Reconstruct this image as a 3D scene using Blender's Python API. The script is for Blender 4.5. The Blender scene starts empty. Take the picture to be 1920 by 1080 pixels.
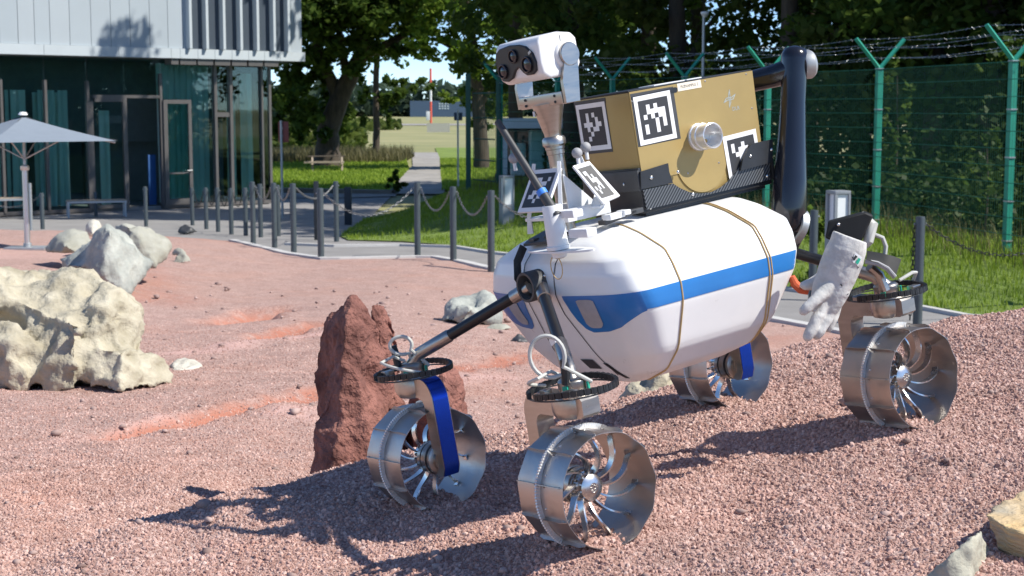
import bpy, bmesh, math, random
import numpy as np
from mathutils import Vector, Matrix, noise, geometry
random.seed(7); rng=np.random.default_rng(7)
sc=bpy.context.scene; COL=sc.collection
# ------------------------------------------------------------------ camera
F=2900.; CX,CY,YH=960.,540.,205.; HC=2.1
TH=math.atan((CY-YH)/F)
cam=bpy.data.cameras.new('camera'); cam_o=bpy.data.objects.new('camera',cam); COL.objects.link(cam_o)
cam_o.location=(0,0,HC); cam_o.rotation_euler=(math.pi/2-TH,0,0)
cam.sensor_width=36; cam.lens=F/1920*36; cam.clip_start=.1; cam.clip_end=6000
cam.dof.use_dof=True; cam.dof.focus_distance=3.7; cam.dof.aperture_fstop=13
sc.camera=cam_o
# ------------------------------------------------------------------ world, sun, exposure
SUN=Vector((.643,-.184,.743)).normalized()
W=bpy.data.worlds.new('World'); sc.world=W; W.use_nodes=True
nt=W.node_tree; nt.nodes.clear()
sky=nt.nodes.new('ShaderNodeTexSky'); sky.sky_type='NISHITA'; sky.sun_disc=False
sky.sun_elevation=math.asin(SUN.z); sky.sun_rotation=math.atan2(SUN.x,SUN.y)
sky.altitude=3500; sky.air_density=.9; sky.dust_density=.05; sky.ozone_density=4.0
bg=nt.nodes.new('ShaderNodeBackground'); bg.inputs[1].default_value=.14
wo=nt.nodes.new('ShaderNodeOutputWorld'); tn=nt.nodes.new('ShaderNodeMix'); tn.data_type='RGBA'; tn.blend_type='MULTIPLY'; tn.inputs[0].default_value=1; tn.inputs[7].default_value=(.90,.955,1,1); nt.links.new(sky.outputs[0],tn.inputs[6]); nt.links.new(tn.outputs[2],bg.inputs[0]); nt.links.new(bg.outputs[0],wo.inputs[0])
sl=bpy.data.lights.new('sun','SUN'); sl.energy=4.6; sl.angle=math.radians(.53); sl.color=(1,.955,.88)
so=bpy.data.objects.new('sun',sl); COL.objects.link(so); so.rotation_euler=SUN.to_track_quat('Z','Y').to_euler()
sc.view_settings.view_transform='Standard'; sc.view_settings.look='None'
sc.view_settings.exposure=.50; sc.view_settings.gamma=1; sc.view_settings.use_curve_mapping=False
# ------------------------------------------------------------------ geometry of the view (used only to find real positions)
_c,_s=math.cos(TH),math.sin(TH)
CAM=Vector((0,0,HC)); cR=Vector((1,0,0)); cU=Vector((0,_s,_c)); cD=Vector((0,_c,-_s))
def ray(x,y): return cD+cR*((x-CX)/F)-cU*((y-CY)/F)
def at(x,y,Y):
    d=ray(x,y); return CAM+d*(Y/d.y)
# rover frame: x forward, y left, z up
RO=Vector((.38172422,3.84248687,1.33050855))
RF=Vector((-0.80876247,-0.57114888,-0.14032897)); RL_=Vector((0.56492376,-0.82077659,0.08477575)); RU=Vector((-0.1635983,-0.01071172,0.98646888))
RM=Matrix((RF,RL_,RU)).transposed().to_4x4(); RM.translation=RO
RMi=RM.inverted()
def rb(x,y,axis,val):
    d=RMi.to_3x3()@ray(x,y); c=RMi@CAM
    return c+d*((val-c[axis])/d[axis])
# ------------------------------------------------------------------ tagging and mesh helpers
def tag(o,label=None,cat=None,group=None,kind=None):
    if label: o['label']=label
    if cat: o['category']=cat
    if group: o['group']=group
    if kind: o['kind']=kind
    return o
def empty(name,loc=(0,0,0),label=None,cat=None,group=None,mat=None):
    o=bpy.data.objects.new(name,None); COL.objects.link(o); o.empty_display_size=.1
    if mat is not None: o.matrix_world=mat
    else: o.location=loc
    return tag(o,label,cat,group)
def link_mesh(name,me,mat,parent=None,loc=None):
    if mat is not None and not me.materials: me.materials.append(mat)
    o=bpy.data.objects.new(name,me); COL.objects.link(o)
    if parent is not None: o.parent=parent
    if loc is not None: o.location=loc
    return o
def copy_tree(o,parent=None):
    c=o.copy(); COL.objects.link(c)
    if parent is not None: c.parent=parent
    for ch in list(o.children): copy_tree(ch,c)
    return c
class MB:
    def __init__(s): s.v=[]; s.f=[]
    def add(s,vs,fs):
        b=len(s.v); s.v+= [tuple(v) for v in vs]; s.f+=[tuple(i+b for i in f) for f in fs]; return s
    def box(s,c,size,M3=None,bev=0):
        bm=bmesh.new(); bmesh.ops.create_cube(bm,size=1)
        bmesh.ops.scale(bm,vec=Vector(size),verts=bm.verts)
        if bev: bmesh.ops.bevel(bm,geom=bm.edges[:],offset=bev,segments=2,affect='EDGES',profile=.6)
        if M3 is not None: bmesh.ops.transform(bm,matrix=M3.to_4x4(),verts=bm.verts)
        bmesh.ops.translate(bm,vec=Vector(c),verts=bm.verts)
        bm.verts.index_update()
        s.add([v.co.copy() for v in bm.verts],[[v.index for v in f.verts] for f in bm.faces]); bm.free(); return s
    def tube(s,path,r,n=10,caps=True,closed=False,flat=None):
        P=[Vector(p) for p in path]; k=len(P); rr=r if isinstance(r,(list,tuple)) else [r]*k
        vs=[];up=None
        for i,p in enumerate(P):
            if closed: t=P[(i+1)%k]-P[i-1]
            else: t=P[min(i+1,k-1)]-P[max(i-1,0)]
            t=t.normalized()
            if up is None:
                a=Vector((0,0,1)) if abs(t.z)<.9 else Vector((1,0,0))
                if flat is not None: a=Vector(flat)
                up=(a-t*a.dot(t)).normalized()
            else: up=(up-t*up.dot(t)).normalized()
            q=t.cross(up)
            ra,rbb=(rr[i] if isinstance(rr[i],tuple) else (rr[i],rr[i]))
            for j in range(n):
                an=2*math.pi*j/n; vs.append(p+up*(ra*math.cos(an))+q*(rbb*math.sin(an)))
        fs=[]
        for i in range(k if closed else k-1):
            for j in range(n):
                a=i*n+j;b=i*n+(j+1)%n;i2=(i+1)%k
                fs.append((a,b,i2*n+(j+1)%n,i2*n+j))
        if caps and not closed:
            fs.append(tuple(range(n))[::-1]); fs.append(tuple((k-1)*n+j for j in range(n)))
        return s.add(vs,fs)
    def lathe(s,prof,o=(0,0,0),ax=(0,0,1),n=24,closed=False):
        o=Vector(o); ax=Vector(ax).normalized(); a=Vector((0,0,1)) if abs(ax.z)<.9 else Vector((1,0,0))
        u=(a-ax*a.dot(ax)).normalized(); w=ax.cross(u); vs=[]
        for r,h in prof:
            for j in range(n):
                an=2*math.pi*j/n; vs.append(o+ax*h+u*(r*math.cos(an))+w*(r*math.sin(an)))
        fs=[];k=len(prof)
        for i in range(k if closed else k-1):
            for j in range(n): fs.append((i*n+j,i*n+(j+1)%n,((i+1)%k)*n+(j+1)%n,((i+1)%k)*n+j))
        if not closed:
            if prof[0][0]>1e-5: fs.append(tuple(range(n))[::-1])
            if prof[-1][0]>1e-5: fs.append(tuple((k-1)*n+j for j in range(n)))
        return s.add(vs,fs)
    def prism(s,pts,thick):
        # pts: 3-D polygon (planar), thick: Vector
        P=[Vector(p) for p in pts]; t=Vector(thick); n=len(P)
        return s.add(P+[p+t for p in P],[tuple(range(n))[::-1],tuple(range(n,2*n))]+[(i,(i+1)%n,n+(i+1)%n,n+i) for i in range(n)])
    def sphere(s,c,r,n=16,m=10,sq=(1,1,1)):
        prof=[]
        for i in range(m+1):
            a=-math.pi/2+math.pi*i/m; prof.append((max(1e-6,math.cos(a)),math.sin(a)))
        b=MB().lathe(prof,n=n); c=Vector(c)
        return s.add([c+Vector((v[0]*r*sq[0],v[1]*r*sq[1],v[2]*r*sq[2])) for v in b.v],b.f)
    def xf(s,M4): s.v=[tuple(M4@Vector(v)) for v in s.v]; return s
    def mesh(s,name,smooth=35):
        me=bpy.data.meshes.new(name); me.from_pydata(s.v,[],s.f)
        bm=bmesh.new(); bm.from_mesh(me); bmesh.ops.remove_doubles(bm,verts=bm.verts,dist=1e-6)
        bmesh.ops.recalc_face_normals(bm,faces=bm.faces); bm.to_mesh(me); bm.free()
        if smooth:
            me.polygons.foreach_set('use_smooth',[True]*len(me.polygons))
            me.set_sharp_from_angle(angle=math.radians(smooth))
        me.update(); return me
    def build(s,name,mat,parent=None,loc=None,smooth=35):
        return link_mesh(name,s.mesh(name,smooth),mat,parent,loc)
def fast_mesh(name,V,T):
    """numpy verts (n,3) and triangles (m,3)"""
    me=bpy.data.meshes.new(name); V=np.asarray(V,np.float32); T=np.asarray(T,np.int32)
    me.vertices.add(len(V)); me.vertices.foreach_set('co',V.ravel())
    me.loops.add(T.size); me.loops.foreach_set('vertex_index',T.ravel())
    me.polygons.add(len(T)); me.polygons.foreach_set('loop_start',np.arange(len(T),dtype=np.int32)*3)
    try: me.polygons.foreach_set('loop_total',np.full(len(T),3,np.int32))
    except Exception: pass
    me.update(calc_edges=True); me.validate(); return me
# ------------------------------------------------------------------ materials
def N(t,kind,**kw):
    n=t.nodes.new(kind)
    for k,v in kw.items():
        if k.startswith('i_'):
            key=k[2:]; key=int(key) if key.isdigit() else key.replace('_',' ')
            n.inputs[key].default_value=v
        else: setattr(n,k,v)
    return n
def base_mat(name):
    m=bpy.data.materials.new(name); m.use_nodes=True; t=m.node_tree; return m,t,t.nodes['Principled BSDF']
def rgb(c): return (c[0],c[1],c[2],1)
def mat(name,col,rough=.5,metal=0,var=.12,scale=4,bump=0,bscale=60,spec=.5,col2=None,rvar=0,coat=0,detail=6,stretch=None):
    m,t,p=base_mat(name); L=t.links.new
    tc=N(t,'ShaderNodeTexCoord'); src=tc.outputs['Object']
    if stretch:
        mp=N(t,'ShaderNodeMapping'); mp.inputs['Scale'].default_value=stretch; L(src,mp.inputs[0]); src=mp.outputs[0]
    nz=N(t,'ShaderNodeTexNoise',i_Scale=scale,i_Detail=detail,i_Roughness=.62); L(src,nz.inputs['Vector'])
    mx=N(t,'ShaderNodeMix',data_type='RGBA')
    a=[max(0,c*(1-var)) for c in col]; b=[min(1,c*(1+var)) for c in (col2 or col)]
    mx.inputs[6].default_value=rgb(a); mx.inputs[7].default_value=rgb(b)
    cr=N(t,'ShaderNodeMapRange',i_1=.3,i_2=.7); L(nz.outputs[0],cr.inputs[0]); L(cr.outputs[0],mx.inputs[0]); L(mx.outputs[2],p.inputs['Base Color'])
    p.inputs['Roughness'].default_value=rough; p.inputs['Metallic'].default_value=metal
    p.inputs['Specular IOR Level'].default_value=spec; p.inputs['Coat Weight'].default_value=coat
    if coat: p.inputs['Coat Roughness'].default_value=.06
    if rvar:
        mr=N(t,'ShaderNodeMapRange',i_1=.25,i_2=.75,i_3=max(.02,rough-rvar),i_4=rough+rvar); L(nz.outputs[0],mr.inputs[0]); L(mr.outputs[0],p.inputs['Roughness'])
    if bump:
        n2=N(t,'ShaderNodeTexNoise',i_Scale=bscale,i_Detail=5); L(src,n2.inputs['Vector'])
        bp=N(t,'ShaderNodeBump',i_Strength=bump,i_Distance=.02); L(n2.outputs[0],bp.inputs['Height']); L(bp.outputs[0],p.inputs['Normal'])
    return m
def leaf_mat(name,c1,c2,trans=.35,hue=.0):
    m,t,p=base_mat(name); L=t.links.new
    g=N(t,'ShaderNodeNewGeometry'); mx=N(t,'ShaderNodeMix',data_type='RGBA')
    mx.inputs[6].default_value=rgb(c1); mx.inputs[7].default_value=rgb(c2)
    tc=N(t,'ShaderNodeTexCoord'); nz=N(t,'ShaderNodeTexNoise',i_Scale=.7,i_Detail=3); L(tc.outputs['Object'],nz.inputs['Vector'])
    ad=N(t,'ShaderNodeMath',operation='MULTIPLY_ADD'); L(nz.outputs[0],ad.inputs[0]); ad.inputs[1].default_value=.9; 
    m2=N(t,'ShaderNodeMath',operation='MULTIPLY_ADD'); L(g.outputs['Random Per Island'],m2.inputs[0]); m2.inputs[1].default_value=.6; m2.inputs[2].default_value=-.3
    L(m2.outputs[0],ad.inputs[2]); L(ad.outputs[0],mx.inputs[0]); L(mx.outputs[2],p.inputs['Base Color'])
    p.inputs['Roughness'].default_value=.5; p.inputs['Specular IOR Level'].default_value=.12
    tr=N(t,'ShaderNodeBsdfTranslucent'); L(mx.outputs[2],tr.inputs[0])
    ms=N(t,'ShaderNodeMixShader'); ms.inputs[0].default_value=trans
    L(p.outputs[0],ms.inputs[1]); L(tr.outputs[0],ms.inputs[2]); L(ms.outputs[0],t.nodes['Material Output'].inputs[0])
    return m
def gravel_mat(name,stone=False):
    m,t,p=base_mat(name); L=t.links.new
    geo=N(t,'ShaderNodeNewGeometry')
    ramp=N(t,'ShaderNodeValToRGB'); e=ramp.color_ramp.elements
    cols=[(0,(.255,.152,.126)),(.2,(.352,.220,.184)),(.5,(.42,.275,.232)),(.78,(.483,.332,.285)),(1,(.565,.42,.365))]
    e[0].position=0; e[0].color=rgb(cols[0][1]); e[1].position=1; e[1].color=rgb(cols[-1][1])
    for ps,c in cols[1:-1]:
        q=e.new(ps); q.color=rgb(c)
    if stone:
        for q in e: q.color=(min(1,q.color[0]*1.16),min(1,q.color[1]*1.14),min(1,q.color[2]*1.13),1)
        oi=N(t,'ShaderNodeObjectInfo'); L(oi.outputs['Random'],ramp.inputs[0])
    else:
        vo=N(t,'ShaderNodeTexVoronoi',i_Scale=120); L(geo.outputs['Position'],vo.inputs['Vector'])
        sp=N(t,'ShaderNodeSeparateColor'); L(vo.outputs['Color'],sp.inputs[0]); L(sp.outputs[0],ramp.inputs[0])
    # broad orange and grey patches
    nz=N(t,'ShaderNodeTexNoise',i_Scale=1.1,i_Detail=7,i_Roughness=.65); L(geo.outputs['Position'],nz.inputs['Vector'])
    mr=N(t,'ShaderNodeMapRange',i_1=.5,i_2=.72); L(nz.outputs[0],mr.inputs[0])
    ml=N(t,'ShaderNodeMath',operation='MULTIPLY'); ml.inputs[1].default_value=.26; L(mr.outputs[0],ml.inputs[0])
    mo=N(t,'ShaderNodeMix',data_type='RGBA'); mo.inputs[7].default_value=rgb((.50,.235,.15)); L(ml.outputs[0],mo.inputs[0]); L(ramp.outputs[0],mo.inputs[6])
    nm=N(t,'ShaderNodeTexNoise',i_Scale=5.5,i_Detail=8,i_Roughness=.7); L(geo.outputs['Position'],nm.inputs['Vector'])
    mv=N(t,'ShaderNodeMapRange',i_1=.3,i_2=.7,i_3=.80,i_4=1.12); L(nm.outputs[0],mv.inputs[0])
    mw=N(t,'ShaderNodeMix',data_type='RGBA',blend_type='MULTIPLY'); mw.inputs[0].default_value=1; L(mo.outputs[2],mw.inputs[6]); L(mv.outputs[0],mw.inputs[7])
    out=mw.outputs[2]
    if not stone:
        for an,c in (('pale',(.56,.36,.315)),('red',(.41,.175,.12))):
            at_=N(t,'ShaderNodeAttribute',attribute_name=an)
            nz2=N(t,'ShaderNodeTexNoise',i_Scale=9,i_Detail=5); L(geo.outputs['Position'],nz2.inputs['Vector'])
            mu=N(t,'ShaderNodeMath',operation='MULTIPLY'); L(at_.outputs['Fac'],mu.inputs[0])
            mr2=N(t,'ShaderNodeMapRange',i_1=.28,i_2=.50); L(nz2.outputs[0],mr2.inputs[0]); L(mr2.outputs[0],mu.inputs[1])
            mm=N(t,'ShaderNodeMix',data_type='RGBA'); mm.inputs[7].default_value=rgb(c); L(mu.outputs[0],mm.inputs[0]); L(out,mm.inputs[6]); out=mm.outputs[2]
        v2=N(t,'ShaderNodeTexVoronoi',i_Scale=120); L(geo.outputs['Position'],v2.inputs['Vector'])
        bp=N(t,'ShaderNodeBump',i_Strength=.65,i_Distance=.005,invert=True); L(v2.outputs['Distance'],bp.inputs['Height'])
        n3=N(t,'ShaderNodeTexNoise',i_Scale=26,i_Detail=5); L(geo.outputs['Position'],n3.inputs['Vector'])
        b2=N(t,'ShaderNodeBump',i_Strength=.5,i_Distance=.02); L(n3.outputs[0],b2.inputs['Height']); L(bp.outputs[0],b2.inputs['Normal'])
        L(b2.outputs[0],p.inputs['Normal'])
    L(out,p.inputs['Base Color']); p.inputs['Roughness'].default_value=.9; p.inputs['Specular IOR Level'].default_value=.2
    return m
def glass_mat(name,tint,gloss=.9):
    m,t,p=base_mat(name); L=t.links.new; t.nodes.remove(p)
    tr=N(t,'ShaderNodeBsdfTransparent'); tr.inputs[0].default_value=rgb(tint)
    gl=N(t,'ShaderNodeBsdfGlossy'); gl.inputs['Roughness'].default_value=.015; gl.inputs[0].default_value=(gloss,gloss,gloss,1)
    fr=N(t,'ShaderNodeFresnel',i_IOR=1.5)
    ms=N(t,'ShaderNodeMixShader'); L(fr.outputs[0],ms.inputs[0]); L(tr.outputs[0],ms.inputs[1]); L(gl.outputs[0],ms.inputs[2])
    L(ms.outputs[0],t.nodes['Material Output'].inputs[0]); return m
MT=dict(
 white=mat('white_paint',(.80,.80,.79),.32,var=.03,scale=9,rvar=.06),
 whitep=mat('white_plastic',(.76,.77,.77),.45,var=.04,scale=30),
 blue=mat('blue_band',(.022,.17,.47),.32,var=.08,scale=9),
 blue_an=mat('blue_anodised',(.015,.07,.48),.25,.75,var=.06,scale=20),
 lampg=mat('frosted_lens',(.36,.36,.38),.5,var=.1,scale=40),
 black=mat('black_plastic',(.018,.019,.021),.42,var=.25,scale=20),
 blackg=mat('black_gloss',(.010,.011,.017),.2,var=.1,scale=10,coat=.35),
 blackm=mat('black_tube',(.014,.014,.016),.33,var=.2,scale=40),
 dark=mat('dark_grey',(.05,.052,.055),.5,var=.2,scale=25),
 alu=mat('aluminium_sheet',(.50,.49,.475),.40,1,col2=(.47,.40,.355),var=.16,scale=16,rvar=.12,bump=.05,bscale=35),
 alub=mat('aluminium_bright',(.66,.65,.63),.26,1,var=.08,scale=30,rvar=.07),
 steel=mat('brushed_steel',(.45,.42,.385),.33,1,var=.1,scale=14,rvar=.08,stretch=(1,1,6)),
 gold=mat('gold_foil_board',(.40,.285,.105),.42,.25,var=.07,scale=6,bump=.06,bscale=9),
 goldd=mat('gold_edge',(.50,.33,.11),.35,.3,var=.05),
 cloth_w=mat('white_leather',(.55,.54,.51),.85,var=.24,scale=18,bump=.22,bscale=45,detail=8),
 portm=mat('port_metal',(.78,.79,.80),.24,.5,var=.05,scale=20),
 blackmt=mat('black_matte',(.016,.017,.018),.62,var=.2,scale=20,spec=.25), band=mat('bright_band',(.72,.72,.70),.5,.5,var=.1,scale=30),
 orange=mat('orange_cloth',(.62,.12,.045),.8,var=.15,scale=30),
 cable=mat('grey_cable',(.50,.50,.46),.42,var=.1,scale=30),
 rubber=mat('tan_rubber_band',(.52,.36,.16),.6,var=.1,scale=30),
 green=mat('green_plastic',(.02,.40,.27),.4,var=.1),
 tape=mat('blue_tape',(.06,.24,.75),.5,var=.05),
 ball=mat('grey_ball',(.33,.33,.34),.6,var=.05),
 paperw=mat('white_print',(.80,.80,.80),.6,var=.02), paperb=mat('black_print',(.028,.03,.034),.55,var=.1),
 cream=mat('cream_sticker',(.80,.72,.58),.6,var=.03), silverp=mat('silver_print',(.42,.46,.43),.4,.2,var=.05),
 asphalt=mat('asphalt',(.255,.245,.235),.85,var=.14,scale=1.2,bump=.25,bscale=180,detail=9),
 asphalt2=mat('dark_asphalt',(.13,.135,.135),.85,var=.16,scale=.8,bump=.2,bscale=120,detail=9),
 kerb=mat('pale_concrete',(.52,.51,.49),.8,var=.1,scale=3,bump=.2,bscale=60),
 kerb2=mat('brown_kerb',(.26,.235,.21),.85,var=.12,scale=2),
 path=mat('pale_gravel_path_dappled',(.30,.28,.25),.9,var=.28,scale=.9,bump=.3,bscale=60),  # pale gravel darkened and mottled to imitate dappled tree shade
 meadow=mat('meadow_grass',(.255,.27,.10),.9,col2=(.29,.26,.12),var=.18,scale=.09,detail=10),
 lawn=mat('lawn_soil',(.16,.22,.03),.9,var=.3,scale=.9,bump=.6,bscale=14,detail=9),
 soil=mat('bank_soil',(.14,.20,.035),.95,var=.3,scale=1.5,bump=.5,bscale=20),
 post=mat('bollard_paint',(.062,.078,.085),.42,var=.12,scale=12,rvar=.08),
 postd=mat('dark_post_paint',(.022,.027,.032),.5,var=.15),
 chain=mat('steel_chain',(.22,.225,.23),.5,.7,var=.2,scale=80),
 chaind=mat('black_chain',(.03,.032,.035),.4,.5,var=.2,scale=80),
 fence=mat('green_fence_paint',(.022,.27,.185),.45,var=.12,scale=6),
 wire=mat('green_wire',(.008,.075,.05),.55,var=.1), panel2=mat('facade_panel_b',(.385,.435,.465),.38,var=.03,scale=.5,spec=.6), panel3=mat('facade_panel_c',(.415,.462,.49),.36,var=.03,scale=.5,spec=.6),
 leaf_lit=leaf_mat('leaf_maple_sunlit',(.07,.15,.018),(.25,.32,.05),.5), pole_metal=mat('pole_metal',(.62,.62,.61),.35,.85,var=.03,scale=2), wire_lit=mat('green_wire_lit',(.012,.125,.085),.5,var=.1), zinc=mat('galvanised_steel',(.44,.46,.46),.5,.7,var=.12,scale=30),  # maple leaf and wire bar colours lightened to stand in for sunlight
 bark=mat('bark',(.075,.058,.042),.95,var=.45,scale=5,bump=1,bscale=18,stretch=(1,1,.25)),
 panel=mat('facade_panel',(.40,.45,.48),.38,.0,var=.02,scale=.6,spec=.6),
 panelb=mat('facade_trim',(.50,.55,.57),.35,.0,var=.03,scale=2),
 panelg=mat('facade_bay',(.075,.095,.12),.4,.2,var=.06,scale=1),
 frame=mat('bronze_frame',(.20,.185,.175),.4,.6,var=.08,scale=3),
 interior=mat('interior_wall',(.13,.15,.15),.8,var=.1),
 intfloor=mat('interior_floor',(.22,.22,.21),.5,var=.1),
 curtain=leaf_mat('curtain_cloth',(.70,.88,.82),(.78,.93,.88),.45),
 canopy=mat('parasol_cloth',(.20,.235,.275),.8,var=.04,scale=8),
 wood=mat('weathered_wood',(.33,.27,.20),.8,var=.2,scale=8), woodd=mat('dark_wood',(.12,.095,.07),.8,var=.2,scale=8),
 redsign=mat('sign_back_red',(.22,.055,.04),.6,var=.08), red=mat('mast_red',(.72,.10,.05),.5,var=.05), mwhite=mat('mast_white',(.78,.78,.76),.5,var=.03),
 signblue=mat('dark_blue_sign',(.06,.09,.14),.5,var=.08), hangar=mat('hangar_blue',(.075,.12,.19),.6,var=.08,scale=.05),
 board=mat('beige_board',(.48,.46,.38),.7,var=.05), boothr=mat('booth_roof',(.58,.66,.68),.5,var=.05),
 lampw=mat('opal_panel',(.78,.80,.80),.35,var=.02), lampb=mat('lamp_bollard_grey',(.25,.27,.29),.45,var=.08),
 bluepanel=mat('blue_panel',(.02,.085,.24),.5),
 leaf1=leaf_mat('leaf_dark',(.036,.078,.016),(.135,.19,.036),.55),
 leaf2=leaf_mat('leaf_bright',(.055,.12,.016),(.18,.255,.04),.45), leaf_shaded=leaf_mat('leaf_undergrowth_shaded',(.010,.024,.008),(.06,.10,.025),.35),  # undergrowth leaf colour darkened in place of the wood's shade
 leaf3=leaf_mat('leaf_olive',(.05,.085,.018),(.16,.19,.045),.55),
 grass=leaf_mat('grass_blade',(.17,.27,.025),(.36,.45,.07),.45),
 dry=leaf_mat('dry_grass',(.10,.095,.04),(.21,.185,.09),.3),  # dry stalk tones, also darkened for the shade under the tree
 gravel=gravel_mat('red_gravel'), stone=gravel_mat('gravel_stone',True),
 glass=glass_mat('tinted_glass',(.80,.95,.925)), lensglass=glass_mat('lens_glass',(.25,.27,.3)),
)
# ================================================================== TERRAIN
CR=np.array([(-4,3.0),(-2.5,3.3),(-1.6,3.55),(-1.167,3.83),(-1.049,3.90),(-.769,4.11),(-.573,4.40),(-.095,4.51),(.374,4.65),(.92,5.08),(1.31,5.12),(1.69,5.08),(3,5.0),(8,4.8)])
KE=np.array([(-9,30),(-7,29.5),(-5,27.6),(-3.9,24.6),(-3.4,23.2),(-2.65,21.75),(-2.45,21.8),(-1.4,22.2),(-1.1,22.15),(-.27,20.3),(2.6,15.4),(3.1,14.5),(6,9.5),(9,5)])
BANK=np.array([(-3.9,41),(-3.35,30),(-3.0,28.2),(-1.95,27.6),(-.9,25.9),(-.25,23.8),(.3,22.6),(4.37,16.5),(4.65,15.8),(6,14.7),(9,13.8),(40,10),(60,60),(6,52),(0,49),(-2.6,45.5)])
def sstep(x): x=np.clip(x,0,1); return x*x*(3-2*x)
def sdf(P,X,Y):
    """signed distance, positive inside polygon P"""
    d=np.full(X.shape,1e9); ins=np.zeros(X.shape,bool); n=len(P)
    for i in range(n):
        a=P[i]; b=P[(i+1)%n]; e=b-a; wx=X-a[0]; wy=Y-a[1]
        t=np.clip((wx*e[0]+wy*e[1])/(e@e),0,1); d=np.minimum(d,(wx-t*e[0])**2+(wy-t*e[1])**2)
        c=((a[1]<=Y)&(b[1]>Y))|((b[1]<=Y)&(a[1]>Y))
        with np.errstate(divide='ignore',invalid='ignore'):
            xi=a[0]+(Y-a[1])/(b[1]-a[1]+1e-30)*e[0]
        ins^=c&(X<xi)
    d=np.sqrt(d); return np.where(ins,d,-d)
def smax(a,b,k): h=np.clip(.5+.5*(a-b)/k,0,1); return b*(1-h)+a*h+k*h*(1-h)
def outer(X,Y):
    z=-.04*(np.clip(Y,21.5,43)-21.5)
    b=sstep(sdf(BANK,X,Y)/3.6)
    return z*(1-b)+.30*b
def terrain(X,Y):
    X=np.asarray(X,float); Y=np.asarray(Y,float)
    K=np.interp(X,KE[:,0],KE[:,1]); d=K-Y
    zb=np.interp(d,[-1,0,5,10,14,16,18,20],[0,0,.17,.40,.62,.75,.90,.97])
    zo=outer(X,Y); base=np.where(d>-.5,zb*np.clip((d+.5)/.5,0,1)+np.where(Y>21.5,zo*(1-sstep(d/6)),np.minimum(zo,.0)),zo)
    cx=np.interp(X,CR[:,0],CR[:,1])
    m=1.143+.16*(np.minimum(X,2.6)-.21)+.04*(Y-3.336)
    fall=np.maximum(0,Y-cx+.06); fall=.62*np.sqrt(fall**2+.12**2)-.62*.12
    m=m-fall
    m=m+.045*np.exp(-((X+.95)**2/.16+(Y-3.95)**2/.10))+.03*np.exp(-((X+.55)**2/.09+(Y-4.0)**2/.06))
    return np.where((Y<9)&(Y>-3),smax(m,base,.05),base)
def th(x,y): return float(terrain(np.array([x]),np.array([y]))[0])
def gp(px,py,t0=2.0,t1=160):
    d=ray(px,py); ts=np.geomspace(t0,t1,900)
    X=d.x*ts; Y=d.y*ts; Z=HC+d.z*ts; h=terrain(X,Y); k=np.argmax(Z<h)
    if k==0: k=len(ts)-1
    a,b=ts[k-1],ts[k]
    for _ in range(20):
        c=(a+b)/2
        if HC+d.z*c<th(d.x*c,d.y*c): b=c
        else: a=c
    return Vector((d.x*b,d.y*b,th(d.x*b,d.y*b)))
# ---- wide ground sheet
def axis(*segs):
    out=[]
    for a,b,n in segs: out+=list(np.linspace(a,b,n,endpoint=False))
    return np.array(out)
gx=np.concatenate([-np.geomspace(3000,62,16),axis((-60,-14,24)),axis((-14,14,94)),axis((14,60,24)),np.geomspace(60,3000,16)])
gy=np.concatenate([-np.geomspace(600,12,8),axis((-10,60,160)),np.geomspace(60,3500,40)])
GX,GY=np.meshgrid(gx,gy); GZ=terrain(GX,GY)-.05
# keep it well under the finely modelled gravel
K_=np.interp(GX,KE[:,0],KE[:,1]); GZ-=np.where((GY<K_+.6)&(GY>-4)&(abs(GX)<13),.18,0)
def grid_mesh(name,X,Y,Z):
    h,w=X.shape; V=np.stack([X.ravel(),Y.ravel(),Z.ravel()],1)
    i=np.arange(h*w).reshape(h,w); a=i[:-1,:-1].ravel();b=i[:-1,1:].ravel();c=i[1:,1:].ravel();d=i[1:,:-1].ravel()
    T=np.concatenate([np.stack([a,b,c],1),np.stack([a,c,d],1)]); me=fast_mesh(name,V,T)
    me.polygons.foreach_set('use_smooth',np.ones(len(me.polygons),bool)); return me
g=link_mesh('ground',grid_mesh('ground',GX,GY,GZ),MT['meadow']); tag(g,kind='structure')
# ---- flush sheets cut to outlines
def densify(P,s):
    out=[]
    for i in range(len(P)):
        a=np.array(P[i],float);b=np.array(P[(i+1)%len(P)],float);n=max(1,int(np.linalg.norm(b-a)/s))
        out+=[tuple(a+(b-a)*k/n) for k in range(n)]
    return out
def sheet(name,poly,step,material,lift=.004,extra=None,smooth=True,edge=None):
    P=densify(poly,edge or step); A=np.array(P); n=len(P)
    x0,y0=A.min(0);x1,y1=A.max(0)
    if extra is None:
        xs,ys=np.meshgrid(np.arange(x0+step/2,x1,step),np.arange(y0+step/2,y1,step)); pts=np.stack([xs.ravel(),ys.ravel()],1)
    else: pts=extra
    s=sdf(A,pts[:,0],pts[:,1]); pts=pts[s>(edge or step)*.35]
    co=[Vector(p) for p in P]+[Vector(p) for p in pts]
    r=geometry.delaunay_2d_cdt(co,[(i,(i+1)%n) for i in range(n)],[tuple(range(n))],1,1e-5)
    V=np.array([(v.x,v.y) for v in r[0]]); Z=terrain(V[:,0],V[:,1])+lift
    T=np.array([f for f in r[2] if len(f)==3])
    # orient upward
    a,b,c=V[T[:,0]],V[T[:,1]],V[T[:,2]]; cr=(b-a)[:,0]*(c-a)[:,1]-(b-a)[:,1]*(c-a)[:,0]; T[cr<0]=T[cr<0][:,::-1]
    me=fast_mesh(name,np.column_stack([V,Z]),T); me.polygons.foreach_set('use_smooth',np.ones(len(me.polygons),bool))
    o=link_mesh(name,me,material); tag(o,kind='structure'); return o
LW=-.9
def fl(px,py,z=-.86): # point on flat land
    d=ray(px,py); t=(z-HC)/d.z; return (d.x*t,d.y*t)
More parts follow.
